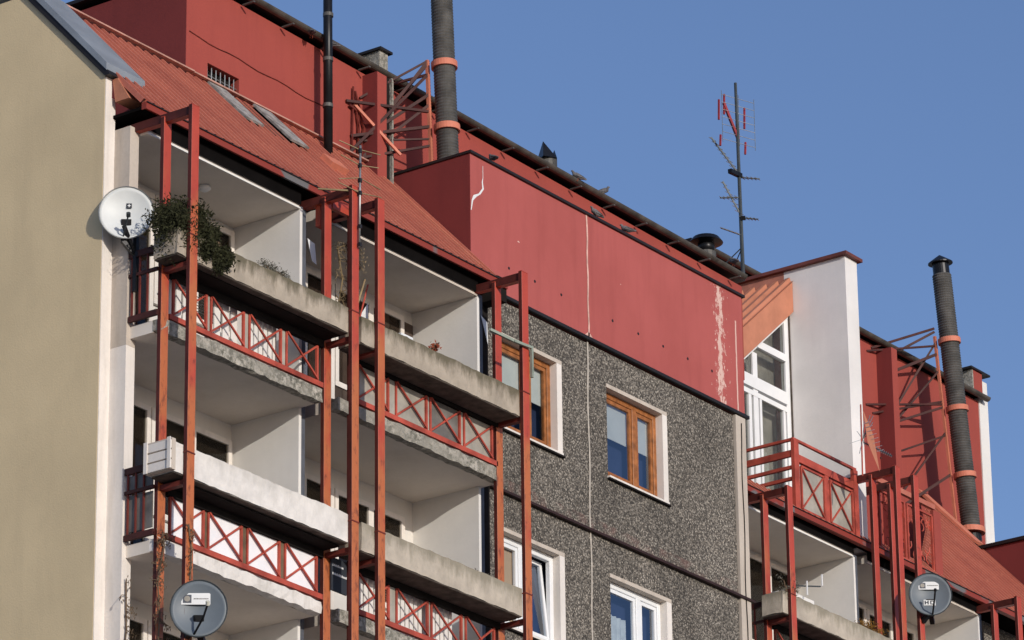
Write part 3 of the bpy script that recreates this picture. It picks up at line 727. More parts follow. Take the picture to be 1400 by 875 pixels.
# weathered crate hung on the end of the whitewashed planter
cr = thing('wooden_crate', 'peeling white wooden crate on the left end of the whitewashed planter', 'crate', (.05, -.92, 19.5))
for i in range(3): B().box(-.005, .02, -1.12, -.74, 19.53+i*.12, 19.63+i*.12).build('slat', 'white', cr)
for y in (-1.13, -.78): B().box(-.02, -.007, y, y+.05, 19.52, 19.90).build('batten', 'white', cr)
B().box(.021, .085, -1.125, -.735, 19.52, 19.90).build('crate_back', 'pier', cr)

# ================================================================== FLUES
def flue(base, top, r, zc, label, wallpts, px, capped, nc):
    base, top = Vector(base), Vector(top)
    t = thing('flue_pipe', label, 'chimney', base, 'ribbed metal flues strapped to lattice brackets')
    L = (top-base).length; d = (top-base)/L; n = int(L/.045); pts = []; R = []
    for i in range(n*2+1):
        pts.append(base+d*L*i/(n*2)); R.append(r if i % 2 else r*.93)
    p = B(); p.tube(pts, R, 28); p.build('ribbed_pipe', 'flue', t, smooth=False)
    for z in zc:
        c = base+d*((z-base.z)/d.z)
        b = B(); b.tube([c-d*.045, c-d*.044, c+d*.044, c+d*.045], [r+.005, r+.028, r+.028, r+.005], 28, cap=False); b.build('strap', 'band', t)
    if capped:
        b = B(); b.tube([top, top+d*.22], r*.86, 24); b.build('cap_neck', 'flue_cap', t)
        b = B(); b.tube([top+d*.20, top+d*.22, top+d*.30, top+d*.36], [r*1.28, r*1.28, r*.6, .01], 24); b.build('rain_cap', 'flue_cap', t)
    # lattice bracket: pole beside the pipe, arms back to the wall
    off = Vector((px, .21, 0)); a = base+off+d*.0; e = base+d*((zc[0]+.10-base.z)/d.z)+off
    B().bar(a, e, .045).build('bracket_pole', 'band', t)
    for k, (zp, wp, th) in enumerate(wallpts):
        q = base+d*((zp-base.z)/d.z)+off
        B().bar(q, wp, th*.8).build('bracket_arm', 'arm', t)
    return t
flue((7.72, .62, 26.20), (7.62, .70, 30.2), .152, (27.86, 26.93), 'tall ribbed flue rising out of the top of the photo behind the red attic',
     [(27.95, (6.75, 1.38, 27.25), .035), (27.2, (6.45, 1.38, 27.1), .045), (26.7, (6.6, 1.38, 26.3), .04), (27.9, (7.0, 1.38, 26.9), .045), (27.9, (7.3, 1.38, 27.2), .04), (27.95, (6.95, 1.38, 26.75), .045), (27.45, (6.7, 1.38, 26.60), .05), (27.75, (6.45, 1.38, 26.30), .05),
      (26.98, (6.55, 1.38, 26.62), .05), (27.3, (6.8, 1.38, 26.4), .045), (26.8, (6.75, 1.38, 26.62), .03), (27.75, (7.3, 1.38, 27.62), .04)], -.10, False, 0)
c = B(); c.bar((6.60, 1.36, 27.10), (7.15, 1.0, 26.45), .035)
c.build('loose_bracket_bar', 'band', bld)
t2 = flue((26.85, 3.85, 27.10), (26.42, 3.93, 31.62), .168, (30.42, 29.20, 28.02), 'capped ribbed flue standing on the right in front of the far red wall',
     [(30.66, (25.15, WY, 30.05), .05), (30.4, (25.9, WY, 29.2), .045), (29.3, (24.9, WY, 28.95), .04), (30.60, (25.6, WY, 30.0), .05), (30.35, (25.0, WY, 29.95), .04), (30.2, (25.4, WY, 29.6), .06),
      (29.9, (25.5, WY, 28.6), .04), (29.35, (25.1, WY, 28.85), .04), (29.25, (25.4, WY, 28.7), .05),
      (28.8, (25.5, WY, 27.2), .04), (28.75, (25.3, WY, 28.1), .04), (28.05, (25.6, WY, 27.2), .06)], -.12, True, 0)
b = B(); b.tube([(26.85, 3.85, 27.0), (26.85, 3.85, 27.09)], .24, 24); b.build('foot_collar', 'band', t2)
b = B(); b.tube([(26.9, 3.85, 26.86), (26.87, 3.85, 26.999)], .16, 20); b.build('flue_foot', 'flue_cap', t2)
# fine dark red bars against the first bulkhead wall
la = thing('wall_bars', 'thin dark red bars on the red bulkhead wall left of the tall flue', 'bracket', (6.5, 1.36, 26.1))
def P_(x, z): return (x, 1.36, z)
for p, q, th in ((P_(6.58, 27.35), P_(6.55, 26.2), .02), (P_(6.70, 27.2), P_(6.68, 26.2), .02), (P_(6.62, 27.3), P_(6.84, 26.75), .025), (P_(6.62, 27.15), P_(6.78, 26.4), .02), (P_(6.84, 26.9), P_(6.66, 26.25), .03), (P_(6.5, 27.05), P_(6.64, 27.02), .03)):
    B().bar(p, q, th).build('thin_bar', 'truss_dark', la)
# plain black pipe
bp = thing('vent_pipe', 'slim black jointed pipe in front of the red bulkhead gutter', 'pipe', (5.75, 1.13, 26.0))
B().tube([(5.75, 1.13, 26.0), (5.72, 1.13, 29.5)], .062, 16).build('pipe', 'flue_cap', bp, True)
for z in (26.68, 27.35, 28.0): B().tube([(5.74, 1.13, z), (5.74, 1.13, z+.05)], .07, 16, True).build('pipe_collar', 'flue', bp)
# roof vents
ve = thing('roof_vent', 'broken dark roof vent with a jagged cowl behind the gutter', 'vent', (11.95, 2.0, 27.63), 'small vents on the bulkhead roof')
B().tube([(11.95+0, 2.0, 27.6), (11.95, 2.0, 28.30)], .15, 16).build('vent_body', 'flue', ve)
cw = B(); cw.add([(11.72, 1.9, 28.26), (11.95, 1.82, 28.28), (11.9, 2.15, 28.28), (11.86, 2.0, 28.56), (12.16, 2.0, 28.28), (12.07, 1.95, 28.48), (12.1, 2.1, 28.28)], [(0, 1, 3), (1, 2, 3), (2, 0, 3), (1, 4, 5), (4, 6, 5), (6, 1, 5)]); cw.build('bent_cowl', 'flue_cap', ve)
ve = thing('roof_vent', 'round black mushroom vent at the right end of the red bulkhead roof', 'vent', (16.0, 1.95, 27.63), 'small vents on the bulkhead roof')
B().tube([(16.0, 1.95, 27.6), (16.0, 1.95, 28.15)], .15, 16).build('vent_body', 'flue', ve)
B().tube([(16.0, 1.95, 28.15), (16.0, 1.95, 28.33)], .13, 16).build('vent_neck', 'flue_cap', ve, True)
B().tube([(16.0, 1.95, 28.28), (16.0, 1.95, 28.31), (16.0, 1.95, 28.39), (16.0, 1.95, 28.42)], [.12, .26, .20, .02], 20).build('vent_hood', 'flue_cap', ve)

# ================================================================== ANTENNAS
def yagi(t, c, d, L, ne, le, mat='antenna', th=.008, drop=0, elv=(1, 0, 0)):
    c, d, e = Vector(c), Vector(d).normalized(), Vector(elv).normalized()
    B().bar(c, c+d*L, th*2.6).build('boom', mat, t)
    el = B()
    for i in range(ne):
        p = c+d*L*(i+.5)/ne; q = le*(1-.35*i/ne)/2; el.bar(p-e*q, p+e*q, th)
    el.build('antenna_elements', 'metal', t)
MX, MY = 19.42, 3.5
an = thing('aerial_mast', 'tall rooftop mast with red and grey television aerials against the sky', 'antenna', (MX, MY, 29.05))
B().tube([(MX, MY, 29.0), (MX-.05, MY, 32.6)], [.034, .024], 8).build('mast', 'antenna', an)
yagi(an, (MX-.03, MY, 31.0), (-.35, .25, .55), .75, 9, .30)
yagi(an, (MX-.02, MY, 30.3), (-.25, .2, .62), .62, 7, .25)
B().bar((MX-.30, MY, 30.97), (MX+.02, MY, 30.99), .07).build('clamp', 'flue_cap', an)
B().bar((MX-.04, MY-.06, 30.22), (MX+.05, MY, 30.27), .07).build('clamp', 'flue_cap', an)
rg = B()
for i in range(7):
    z = 31.55+i*.13; rg.bar((MX-.32, MY+.10, z), (MX+.30, MY-.12, z), .007)
for x_ in (-.32, 0, .30): rg.bar((MX+x_, MY+.10-(x_+.32)*.35, 31.5), (MX+x_, MY+.10-(x_+.32)*.35, 32.4), .007)
rg.build('reflector_grid', 'metal', an)
for x_, z_, l in ((-.42, 31.85, .36), (-.40, 31.40, .20), (.33, 31.95, .38), (.33, 31.5, .22), (-.26, 32.0, .36)):
    B().bar((MX+x_, MY+.1, z_), (MX+x_+.02, MY+.1, z_+l), .026).build('red_element', 'red_plastic', an)
B().bar((MX-.26, MY+.1, 32.2), (MX-.02, MY, 31.62), .04).build('red_element', 'red_plastic', an)
for z_, d_ in ((30.95, (.5, -.3, .05)), (30.25, (.6, -.2, .1)), (30.6, (-.5, .3, -.1)), (29.95, (-.45, .3, .12))): yagi(an, (MX-.02, MY, z_), d_, .36, 5, .22, 'antenna', .007)
for q in ((MX-.55, MY+.6, 28.9), (MX+.9, MY+.5, 28.9), (MX+.45, MY+.9, 28.9)): B().tube([(MX, MY, 29.75), q], .010, 4).build('guy_wire', 'antenna', an)

a1 = thing('aerial_mast', 'slim silver aerial rod clamped to the front of the second steel frame', 'antenna', (3.46, -1.19, 23.35))
B().tube([(3.43, -1.19, 23.35), (3.45, -1.19, 24.72)], .014, 8).build('mast', 'metal', a1, True)
for z in (24.62, 24.42, 24.22, 24.05, 23.6, 23.36): B().tube([(3.44, -1.19, z), (3.44, -1.19, z+.05)], .028, 8).build('clamp', 'flue_cap', a1)
el = B()
for z, dx, dz in ((24.66, .34, .03), (24.45, .30, .05), (24.28, .34, -.06), (24.08, .36, .04)):
    el.bar((3.44, -1.19, z), (3.44+dx, -1.25, z+dz), .010); el.bar((3.44, -1.19, z), (3.44-dx*.9, -1.10, z+dz*1.5), .010)
el.bar((3.44, -1.19, 24.1), (3.1, -.8, 24.12), .02); el.build('antenna_elements', 'straw', a1)

# small aerial on the far fin
a3 = thing('wire_aerial', 'small wire grid aerial fixed to the white fin above the terrace frame', 'antenna', (18.2, .72, 25.3))
B().tube([(18.13, .66, 24.9), (18.16, .66, 26.05)], .012, 6).build('mast', 'truss', a3)
g = B(); rnd = random.Random(3)
for i in range(9): g.bar((18.18, .66, 25.5), (18.18+.45*math.cos(i*.55-2.2)*.8, .60+.02*i, 25.55+.45*math.sin(i*.55-.9)), .008)
for i in range(8): g.bar((18.12+.05*i, .6, 25.72-.05*i), (18.3+.05*i, .58, 25.80-.05*i), .006)
g.build('wire_grid', 'metal', a3)
yagi(a3, (18.2, .66, 25.45), (1, .15, .12), 1.1, 14, .10, 'antenna', .006, 0, (0, .2, 1))
g = B(); g.add([(18.16, .62, 25.95), (18.22, .60, 25.45), (18.5, .58, 25.05), (18.40, .60, 25.6)], [(0, 1, 2, 3)]); g.build('reflector_sheet', 'fascia', a3)

# ================================================================== DISHES
def dish(c, r, face, mat, label, arm=True, deco=None, pole=None):
    c = Vector(c); t = thing('satellite_dish', label, 'satellite dish', c, 'satellite dishes')
    n = Vector(face).normalized(); q = n.to_track_quat('Z', 'Y').to_matrix()
    W = lambda x, y, z: c+q@Vector((x, y, z))
    b = B(); rings = 7; seg = 44; vs = [W(0, 0, -.085)]; fs = []
    for i in range(1, rings+1):
        rr_ = r*i/rings
        for k in range(seg): vs.append(W(rr_*math.cos(2*math.pi*k/seg)*.965, rr_*math.sin(2*math.pi*k/seg), -.085*(1-(i/rings)**2)))
    nf = len(vs)
    for i in range(1, rings+1):
        rr_ = r*i/rings
        for k in range(seg): vs.append(W(rr_*math.cos(2*math.pi*k/seg)*.965, rr_*math.sin(2*math.pi*k/seg), -.085*(1-(i/rings)**2)-.012))
    for k in range(seg): fs.append((0, 1+k, 1+(k+1) % seg)); fs.append((0, nf+(k+1) % seg, nf+k))
    for o_ in (1, nf):
        for i in range(rings-1):
            for k in range(seg):
                fs.append((o_+i*seg+k, o_+(i+1)*seg+k, o_+(i+1)*seg+(k+1) % seg, o_+i*seg+(k+1) % seg))
    for k in range(seg): fs.append((1+(rings-1)*seg+k, nf+(rings-1)*seg+k, nf+(rings-1)*seg+(k+1) % seg, 1+(rings-1)*seg+(k+1) % seg))
    b.add(vs, fs); b.build('reflector', mat, t, True)
    rim = B(); rim.tube([W(r*.965*math.cos(a), r*math.sin(a), 0) for a in [2*math.pi*k/seg for k in range(seg+1)]], .007, 6, False); rim.build('rim', 'antenna' if mat == 'grey_dish' else 'metal', t)
    bk = B(); bk.bar(W(0, -.05, -.10), W(0, -.30, -.16), .12, .1); bk.bar(W(0, -.22, -.12), W(.05, -.36, -.30), .07); bk.build('bracket', 'flue_cap', t)
    return t, W
# white dish at the corner, looking out past the camera
d1, W = dish((.085, -.305, 22.925), .335, (-.76, -.63, .02), 'white_dish', 'white satellite dish with small black emblem at the beige gable corner')
B().tube([W(-.03, -.30, -.02), W(.00, -.22, .14), W(.03, -.13, .22)], .010, 6).build('feed_arm', 'antenna', d1)
B().tube([W(.03, -.14, .20), W(.03, -.11, .24)], .026, 10).build('receiver_head', 'antenna', d1)
e = B(); cc = (.03, .115)
def sq(bm_, x0, x1, y0, y1, z): bm_.add([W(x0, y0, z), W(x1, y0, z), W(x1, y1, z), W(x0, y1, z)], [(0, 1, 2, 3)])
sq(e, cc[0]-.032, cc[0]+.032, cc[1]-.032, cc[1]+.032, -.062); e.build('emblem_square', 'ink', d1)
e = B(); e.add([W(cc[0]+rad*math.cos(k*math.pi/4), cc[1]+rad*math.sin(k*math.pi/4), -.056) for k, rad in enumerate([.024, .010]*4)], [tuple(range(8))]); e.build('emblem_star', 'sticker', d1)
bk = B(); bk.bar((.09, -.25, 22.58), (.22, -.33, 22.42), .05); bk.bar((.22, -.35, 21.95), (.22, -.35, 22.75), .05); bk.bar((.22, -.35, 22.42), (.30, -.68, 22.40), .06); bk.bar((.05, -.30, 22.75), (.22, -.34, 22.40), .04)
bk.build('mounting_arm', 'flue_cap', d1)
def emblem(t, W, x0, y0, w_, h_):
    e = B()
    e.add([W(x0, y0, -.045), W(x0+w_, y0, -.045), W(x0+w_, y0+h_, -.045), W(x0, y0+h_, -.045)], [(0, 1, 2, 3)]); e.build('label_plate', 'sticker', t)
    s_ = h_*.72; e = B(); xa, ya = x0+h_*.14, y0+h_*.14
    e.add([W(xa, ya, -.042), W(xa+s_, ya, -.042), W(xa+s_, ya+s_, -.042), W(xa, ya+s_, -.042)], [(0, 1, 2, 3)]); e.build('emblem_square', 'blueplate', t)
    e = B(); e.add([W(xa+s_/2+s_*.36*math.cos(k*.524), ya+s_/2+s_*.36*math.sin(k*.524), -.039) for k in range(12)], [tuple(range(12))]); e.build('emblem_disc', 'panel_milk', t)
    e = B(); x = x0+h_*1.05
    while x < x0+w_-.02:
        q = random.uniform(.006, .014); yy = y0+h_*.46
        e.add([W(x, yy, -.042), W(x+q, yy, -.042), W(x+q, yy+.012, -.042), W(x, yy+.012, -.042)], [(0, 1, 2, 3)]); x += q+.005
    e.build('label_lettering', 'panel_grey', t)
d2, W = dish((.30, -1.32, 17.87), .335, (-.80, -.62, -.02), 'grey_dish', 'slate grey satellite dish on the first steel frame at the bottom edge')
emblem(d2, W, -.20, .06, .33, .135)
B().tube([W(-.05, -.30, -.02), W(.06, -.16, .18), W(.11, -.02, .24)], .014, 6).build('feed_arm', 'flue_cap', d2)
B().tube([W(.11, -.03, .23), W(.11, .01, .26)], .024, 10).build('receiver_head', 'blind', d2)
B().bar((.28, -1.2, 17.6), (.30, -1.1, 17.55), .07).build('clamp', 'flue_cap', d2)
d3, W = dish((19.66, .48, 23.39), .335, (-.80, -.62, .02), 'grey_dish', 'slate grey satellite dish with HD sticker on the far right frame')
emblem(d3, W, -.17, .09, .31, .125)
e = B(); e.add([W(-.10, -.16, -.055), W(.08, -.16, -.055), W(.08, -.07, -.055), W(-.10, -.07, -.055)], [(0, 1, 2, 3)]); e.build('label_plate', 'sticker', d3)
e = B()
def st(x0, x1, y0, y1): e.add([W(x0, y0, -.050), W(x1, y0, -.050), W(x1, y1, -.050), W(x0, y1, -.050)], [(0, 1, 2, 3)])
st(-.085, -.068, -.145, -.085); st(-.042, -.025, -.145, -.085); st(-.068, -.042, -.121, -.109)
st(.0, .015, -.145, -.085); st(.015, .045, -.145, -.133); st(.015, .045, -.097, -.085); st(.045, .06, -.137, -.093)
e.build('letters_hd', 'ink', d3)
B().tube([W(.02, -.33, -.02), W(.03, -.16, .22), W(.04, -.04, .28)], .014, 6).build('feed_arm', 'flue_cap', d3)
B().tube([W(.04, -.04, .26), W(.04, -.02, .29)], .022, 10).build('receiver_head', 'flue_cap', d3)
B().bar((19.7, .55, 23.1), (19.7, .66, 23.0), .07).build('clamp', 'flue_cap', d3)

# ================================================================== PLANTS
def foliage(name, c, rad, n, size, mat, label, cat='plant', seed=1, hang=0, stems='twig', shell=.3, clumps=14):
    rnd = random.Random(seed); t = thing(name, label, cat, c)
    C = Vector(c); cl = []
    for i in range(clumps):
        while True:
            p = Vector([rnd.uniform(-1, 1) for _ in range(3)])
            if shell < p.length < 1: break
        cl.append(Vector((p.x*rad[0], p.y*rad[1], p.z*rad[2])))
    st_ = B()
    for p in cl:
        m_ = C+p*.5+Vector((0, 0, rad[2]*.2)); st_.tube([C+Vector((0, 0, -rad[2]*.8)), m_, C+p], [.012, .008, .004], 4)
    st_.build('stems', stems, t)
    b = B(); q = min(rad)*.55
    for i in range(n):
        p = C+cl[i % clumps]+Vector([rnd.gauss(0, q*.6) for _ in range(3)])+Vector((0, 0, -hang*rnd.random()))
        a = Vector([rnd.uniform(-1, 1) for _ in range(3)]).normalized(); bb_ = a.cross(Vector((rnd.random(), rnd.random(), rnd.random()))).normalized()
        s1 = size*rnd.uniform(.6, 1.4); b.add([p-a*s1, p+bb_*s1*.3, p+a*s1, p-bb_*s1*.3], [(0, 1, 2, 3)])
    b.build('leaves', mat, t, kind='stuff')
    return t
foliage('evergreen_bush', (.24, -.96, 22.68), (.54, .22, .25), 11000, .026, 'leaf', 'dark evergreen bush drooping over the left planter end beside the white dish', 'bush', 3, .10, clumps=24)
foliage('evergreen_bush', (.74, -1.10, 22.56), (.30, .11, .30), 6000, .026, 'leaf', 'dark evergreen branch hanging down in front of the first outer steel post', 'bush', 4, .12, clumps=12)
foliage('heather_tuft', (2.05, -.93, 22.64), (.26, .10, .10), 700, .016, 'leaf_grey', 'grey-green heather tuft in the mossy planter right of the evergreen', 'plant', 5)
foliage('red_flower_plant', (5.24, -.95, 22.62), (.10, .06, .12), 90, .030, 'leaf_rust', 'small rusty red flowering plant in the upper stained planter', 'plant', 6)
foliage('ochre_moss', (18.45, .86, 22.56), (.34, .12, .12), 900, .020, 'leaf_ochre', 'clump of ochre moss on the blotched planter of the set-back building', 'plant', 7)
foliage('rusty_creeper', (7.62, -.10, 22.75), (.12, .05, .22), 300, .022, 'leaf_rust', 'patch of rusty creeper on the pebble wall beside the blue-grey pier', 'plant', 8)
foliage('potted_shrub', (16.05, .75, 22.62), (.30, .10, .20), 260, .020, 'leaf_grey', 'scraggy grey potted plants at the left end of the blotched planter', 'plant', 9)
foliage('moss_tuft', (6.05, -1.0, 19.86), (.5, .06, .03), 160, .012, 'leaf_grey', 'sparse dry moss along the rim of the pale lower planter', 'plant', 10)
def vine(label, pts, seed, mat='twig', cat='creeper', r=.010, tw=26, sz=.10):
    rnd = random.Random(seed); t = thing('dry_creeper', label, cat, pts[0])
    b = B(); b.tube(pts, r, 5); b.build('stem', mat, t)
    b = B()
    for i in range(tw):
        k = rnd.randrange(len(pts)-1); f_ = rnd.random(); p = Vector(pts[k]).lerp(Vector(pts[k+1]), f_)
        a = rnd.random()*6.28; l = sz*rnd.uniform(.4, 1.5)
        q1 = p+Vector((math.cos(a)*l*.6, -abs(math.sin(a))*l*.3, l*.4*rnd.uniform(-1, 1))); q2 = q1+Vector((math.cos(a+1)*l*.5, 0, -l*.5*rnd.random()))
        b.tube([p, q1, q2], [.006, .005, .003], 4)
        for _ in range(3):
            s1 = .02; q = q2+Vector([rnd.gauss(0, .02) for _ in range(3)]); b.add([q, q+Vector((s1, 0, .01)), q+Vector((s1, .01, -s1)), q+Vector((0, 0, -s1))], [(0, 1, 2, 3)])
    b.build('twigs', mat, t, kind='stuff'); return t
vine('bare brown creeper climbing the first inner steel post near the bottom', [(.24, -.76, 17.2), (.28, -.76, 17.9), (.22, -.77, 18.3), (.34, -.76, 18.75), (.30, -.76, 18.9)], 1, tw=60)
vine('wisps of dry creeper on the white corner pier near the bottom', [(.20, -.28, 17.3), (.26, -.28, 17.8), (.24, -.28, 18.4)], 2, tw=26)
vine('tangle of dry creeper on the first outer steel post above the grey dish', [(.32, -1.17, 18.25), (.34, -1.17, 18.6), (.28, -1.17, 18.9)], 5, tw=16, sz=.06)
t = vine('dry straw-coloured climbing plant drooping behind the second pair of frames', [(3.7, -.62, 22.6), (3.85, -.6, 23.2), (3.75, -.6, 23.6), (4.05, -.6, 23.75), (4.2, -.6, 23.45)], 3, 'straw', 'plant', .012, 70, .16)
rp = thing('plant_stake', 'pair of pale stakes leaning against the dry climbing plant', 'stake', (3.55, -.85, 22.5))
B().tube([(3.62, -.92, 22.45), (3.92, -.9, 23.15)], .012, 6).build('stake', 'straw', rp); B().tube([(3.76, -.9, 22.45), (3.98, -.9, 23.1)], .011, 6).build('stake', 'truss', rp)

# ================================================================== SMALL THINGS
sg = thing('notice_board', 'black board with two rows of white lettering between the second frames', 'sign', (3.56, -.74, 19.1))
B().box(3.44, 3.74, -.76, -.74, 19.02, 19.44).build('board', 'ink', sg)
rnd = random.Random(11); b = B()
for zr, xe in ((19.33, .20), (19.22, .26)):
    x = 3.46
    while x < 3.46+xe:
        q = rnd.uniform(.008, .02); b.box(x, x+q, -.764, -.761, zr, zr+rnd.choice((.022, .03))); x += q+.006
b.build('white_lettering', 'sticker', sg)
br = thing('window_bracket', 'grey-green angled metal arm clipped to the third outer frame by the orange window', 'bracket', (7.0, -1.18, 22.9))
for p, q in (((6.40, -1.0, 23.23), (6.68, -1.17, 23.12)), ((6.68, -1.17, 23.12), (7.04, -1.19, 23.13)), ((7.04, -1.19, 23.15), (7.04, -1.19, 22.72)), ((6.60, -.95, 23.25), (6.40, -1.0, 23.23))):
    B().bar(p, q, .035).build('arm', 'green_metal', br)
fl = thing('paper_flag', 'crumpled white paper sheet caught on top of the blue-grey pier plate', 'paper', (3.45, -.42, 23.5), 'torn white sheets on the piers')
B().add([(3.40, -.40, 23.66), (3.52, -.42, 23.62), (3.56, -.42, 23.35), (3.48, -.41, 23.38)], [(0, 1, 2, 3)]).build('sheet', 'sticker', fl)
fl = thing('paper_flag', 'torn white foil hanging from the pier top beside the pebble wall', 'paper', (7.2, -.40, 23.6), 'torn white sheets on the piers')
B().add([(7.05, -.38, 23.78), (7.19, -.38, 23.72), (7.19, -.39, 23.40), (7.10, -.38, 23.66)], [(0, 1, 2, 3)]).build('sheet', 'sticker', fl)
fl = thing('paper_flag', 'white pointed cloth standing in the upper stained planter between two posts', 'cloth', (3.95, -.9, 22.5))
B().add([(3.72, -.9, 22.50), (3.98, -.9, 22.52), (3.98, -.9, 22.86)], [(0, 1, 2)]).build('sheet', 'sticker', fl)
fl = thing('plastic_label', 'small white plastic label lying on the rim of the upper stained planter', 'label', (4.55, -1.0, 22.53))
B().box(4.42, 4.66, -1.08, -1.0, 22.53, 22.56).build('tag', 'sticker', fl)
# drying racks behind the open railing
def rack(ox, oy, z, x0, x1, label, seed):
    t = thing('drying_rack', label, 'drying rack', (ox+(x0+x1)/2, oy-.3, z)); rnd = random.Random(seed)
    b = B()
    for i in range(6): b.tube([(ox+x0, oy-.15-.06*i, z+.62), (ox+x1, oy-.15-.06*i, z+.62)], .006, 4)
    b.build('drying_wires', 'metal', t)
    for x in (x0, x1):
        B().tube([(ox+x, oy-.1, z), (ox+x, oy-.5, z+.65)], .012, 6).build('leg', 'pvc', t); B().tube([(ox+x+.02, oy-.5, z), (ox+x+.02, oy-.1, z+.65)], .012, 6).build('leg', 'pvc', t)
rack(0, 0, ZF[0], .9, 1.9, 'white folding drying rack behind the open upper railing', 1)
rack(0, 0, ZF[1], 4.6, 5.8, 'white folding drying rack behind the lower open railing', 2)
def slats(x0, x1, z, y, n, label, mat):
    t = thing('louvred_screen', label, 'screen', ((x0+x1)/2, y, z)); w_ = (x1-x0)/n
    for i in range(n): B().box(x0+i*w_, x0+i*w_+w_*.72, y, y+.02, z+.05, z+.80).build('slat', mat, t)
    B().box(x0, x1, y+.022, y+.04, z+.12, z+.16).build('slat_rail', mat, t); B().box(x0, x1, y+.022, y+.04, z+.66, z+.70).build('slat_rail', mat, t)
slats(1.95, 2.58, ZF[0], -.60, 7, 'white slatted screen behind the upper railing, left of the second frame', 'white_clean')
slats(1.22, 1.85, ZF[0], -.60, 4, 'four broad white boards standing behind the upper railing near its left end', 'white_clean')
slats(.55, 1.05, ZF[0], -.60, 4, 'white boards behind the first panel of the upper railing beside the corner pier', 'white_clean')
slats(4.08, 4.6, ZF[1]-0, -.60, 5, 'pale slatted screen behind the lower railing beside the second frame', 'white_clean')
slats(4.85, 6.1, ZF[1]-0, -.60, 14, 'long pale slatted screen behind the lower railing under the pale planter', 'white_clean')
cl = thing('clothes_airer', 'thin clothes airer with white hooks over the blotched planter of the set-back building', 'airer', (17.0, .9, 22.5))
for p, q, m_ in (((16.75, .85, 22.70), (16.75, .85, 22.92), 'pvc'), ((17.25, .9, 22.98), (17.25, .9, 23.16), 'pvc'), ((16.3, .9, 22.74), (17.2, .9, 22.96), 'antenna')): B().bar(p, q, .018).build('arm', m_, cl)
bx_ = thing('storage_box', 'white box standing on the balcony behind the blotched planter', 'box', (16.6, 1.0, 22.4))
B().cbox(16.35, 17.1, .95, 1.3, 22.3, 22.72, .01).build('box_body', 'white_clean', bx_)

ch = thing('folded_chair', 'folded chair leaning behind the upper stained planter, near its right end', 'chair', (6.3, .25, ZF[0]))
for x in (6.15, 6.55): B().bar((x, .35, ZF[0]), (x, .05, ZF[0]+1.15), .03).build('side_rail', 'metal', ch)
B().bar((6.15, .08, ZF[0]+1.05), (6.55, .08, ZF[0]+1.05), .12, .02).build('backrest', 'brown', ch)
lm = thing('loggia_lamp', 'small round white lamp on the ceiling of the top left loggia', 'lamp', (2.0, .1, CEIL0-.10))
B().tube([(2.0, .1, CEIL0-.031), (2.0, .1, CEIL0-.07), (2.0, .1, CEIL0-.10)], [.07, .08, .04], 14).build('lamp_shade', 'pvc', lm, True)
for k_, (x0_, y0_, z0_, x1_, z1_, lab) in enumerate(((3.2, 1.392, 26.93, 6.0, 26.86, 'thin grey cable stapled along the red bulkhead above the barred window'), (7.36, -.036, 25.1, 7.9, 25.0, ''))):
    if lab:
        cb = thing('wall_cable', lab, 'cable', (x0_, y0_, z0_)); n_ = 14
        B().tube([(x0_+(x1_-x0_)*q/n_, y0_, z0_+(z1_-z0_)*q/n_-.03*math.sin(math.pi*q/n_*3)**2) for q in range(n_+1)], .006, 5).build('cable', 'truss_dark', cb)
for x_, zt_ in ((13.72, 24.4),):
    pp = thing('coax_cable', 'thin dark cable running down the concrete corner strip of the nearer block', 'cable', (x_, -.045, 16))
    B().tube([(x_+.012*math.sin(q*1.1), -.045, 16+8.3*q/30) for q in range(31)], .007, 5).build('cable', 'dark', pp)
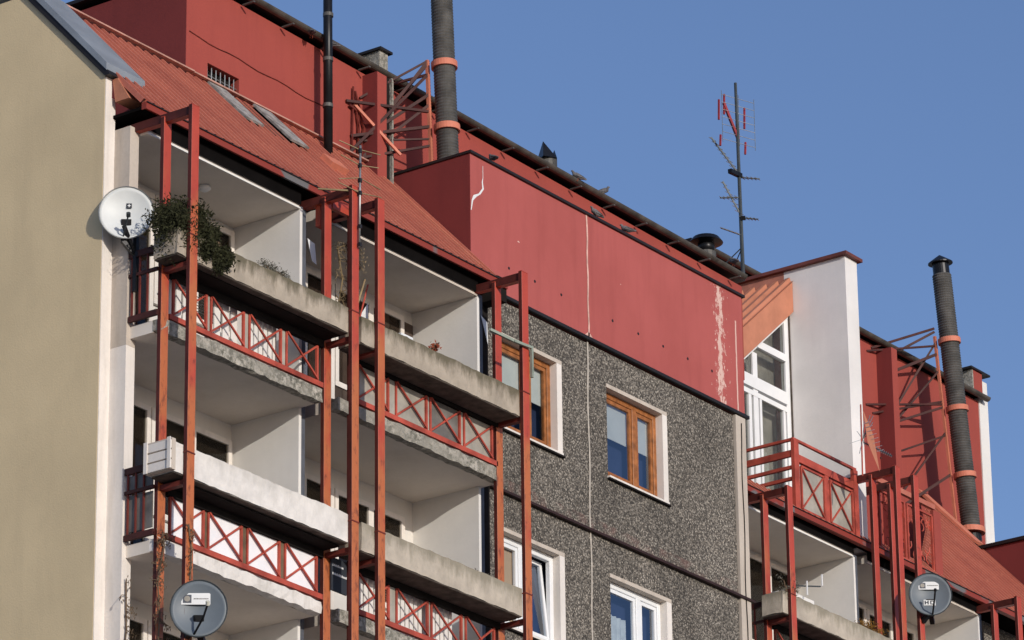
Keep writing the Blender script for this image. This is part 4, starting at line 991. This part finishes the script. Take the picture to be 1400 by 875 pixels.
# ================================================================== PIGEONS
def pigeon(loc, rz, label, head=.0, first=[None]):
    t = thing('pigeon', label, 'pigeon', loc, 'pigeons perched along the roof edges')
    t.rotation_euler = (0, 0, rz); t.scale = (.72, .72, .72)
    if first[0]:
        for ch in first[0].children:
            c_ = ch.copy(); COL.objects.link(c_); c_.parent = t
        return t
    pts = [(-.19, 0, .055, .016), (-.13, 0, .075, .030), (-.05, 0, .095, .058), (.03, 0, .115, .062), (.075, 0, .155, .036), (.095, 0, .195, .028), (.105, 0, .215, .027), (.14, 0, .208, .008)]
    me = bpy.data.meshes.new('pigeon_body'); me.from_pydata([p[:3] for p in pts], [(i, i+1) for i in range(len(pts)-1)], [])
    o = bpy.data.objects.new('body', me); COL.objects.link(o)
    bm = bmesh.new(); bm.from_mesh(me); ly = bm.verts.layers.skin.verify()
    for v_, p in zip(bm.verts, pts): v_[ly].radius = (p[3]*.9, p[3])
    bm.verts.ensure_lookup_table(); bm.verts[3][ly].use_root = True; bm.to_mesh(me); bm.free()
    o.modifiers.new('skin', 'SKIN'); s_ = o.modifiers.new('sub', 'SUBSURF'); s_.levels = s_.render_levels = 2
    dg = bpy.context.evaluated_depsgraph_get(); me2 = bpy.data.meshes.new_from_object(o.evaluated_get(dg)); o.modifiers.clear(); o.data = me2
    me2.materials.clear(); me2.materials.append(M['pigeon']); o.parent = t
    for s1 in (-1, 1):
        b = B(); b.tube([(.0, .022*s1, .06), (.008, .022*s1, .0), (.035, .022*s1, .002)], .006, 5); l = b.build('leg', 'leaf_rust', None); l.parent = t
        b = B(); b.add([(.05, .045*s1, .125), (.0, .062*s1, .14), (-.10, .05*s1, .10), (-.17, .02*s1, .07), (-.08, .058*s1, .07), (.02, .06*s1, .09)], [(0, 1, 2, 3, 4, 5)]); wg = b.build('wing', 'pigeon', None); wg.parent = t
    first[0] = t
    return t
PG = [5.50, 5.93, 11.60, 12.27, 15.62, 7.85, 10.25, 10.99]
for (x, y, z, rz, lab) in (
    (PG[0], 1.22, 27.635, 1.0, 'pigeon on the gutter just left of the black pipe'),
    (PG[1], 1.24, 27.635, 2.2, 'pigeon half hidden on the gutter just right of the black pipe'),
    (PG[2], 1.22, 27.635, 2.5, 'pigeon on the upper gutter, nearer of two right of the broken vent'),
    (PG[3], 1.24, 27.635, -.6, 'pigeon on the upper gutter, farther of two right of the broken vent'),
    (PG[5], -.02, 26.30, 1.2, 'pigeon on the red attic coping beside the tall flue'),
    (PG[6], -.02, 26.30, 2.8, 'pigeon on the attic coping above the pale vertical joint'),
    (PG[7], -.02, 26.30, 2.0, 'lone pigeon on the attic coping, rightmost on that ledge'),
    (PG[4], 1.22, 27.635, 1.2, 'pigeon at the far right end of the gutter below the mast')):
    pigeon((x, y, z), rz, lab)
print('objects', len(bpy.data.objects))
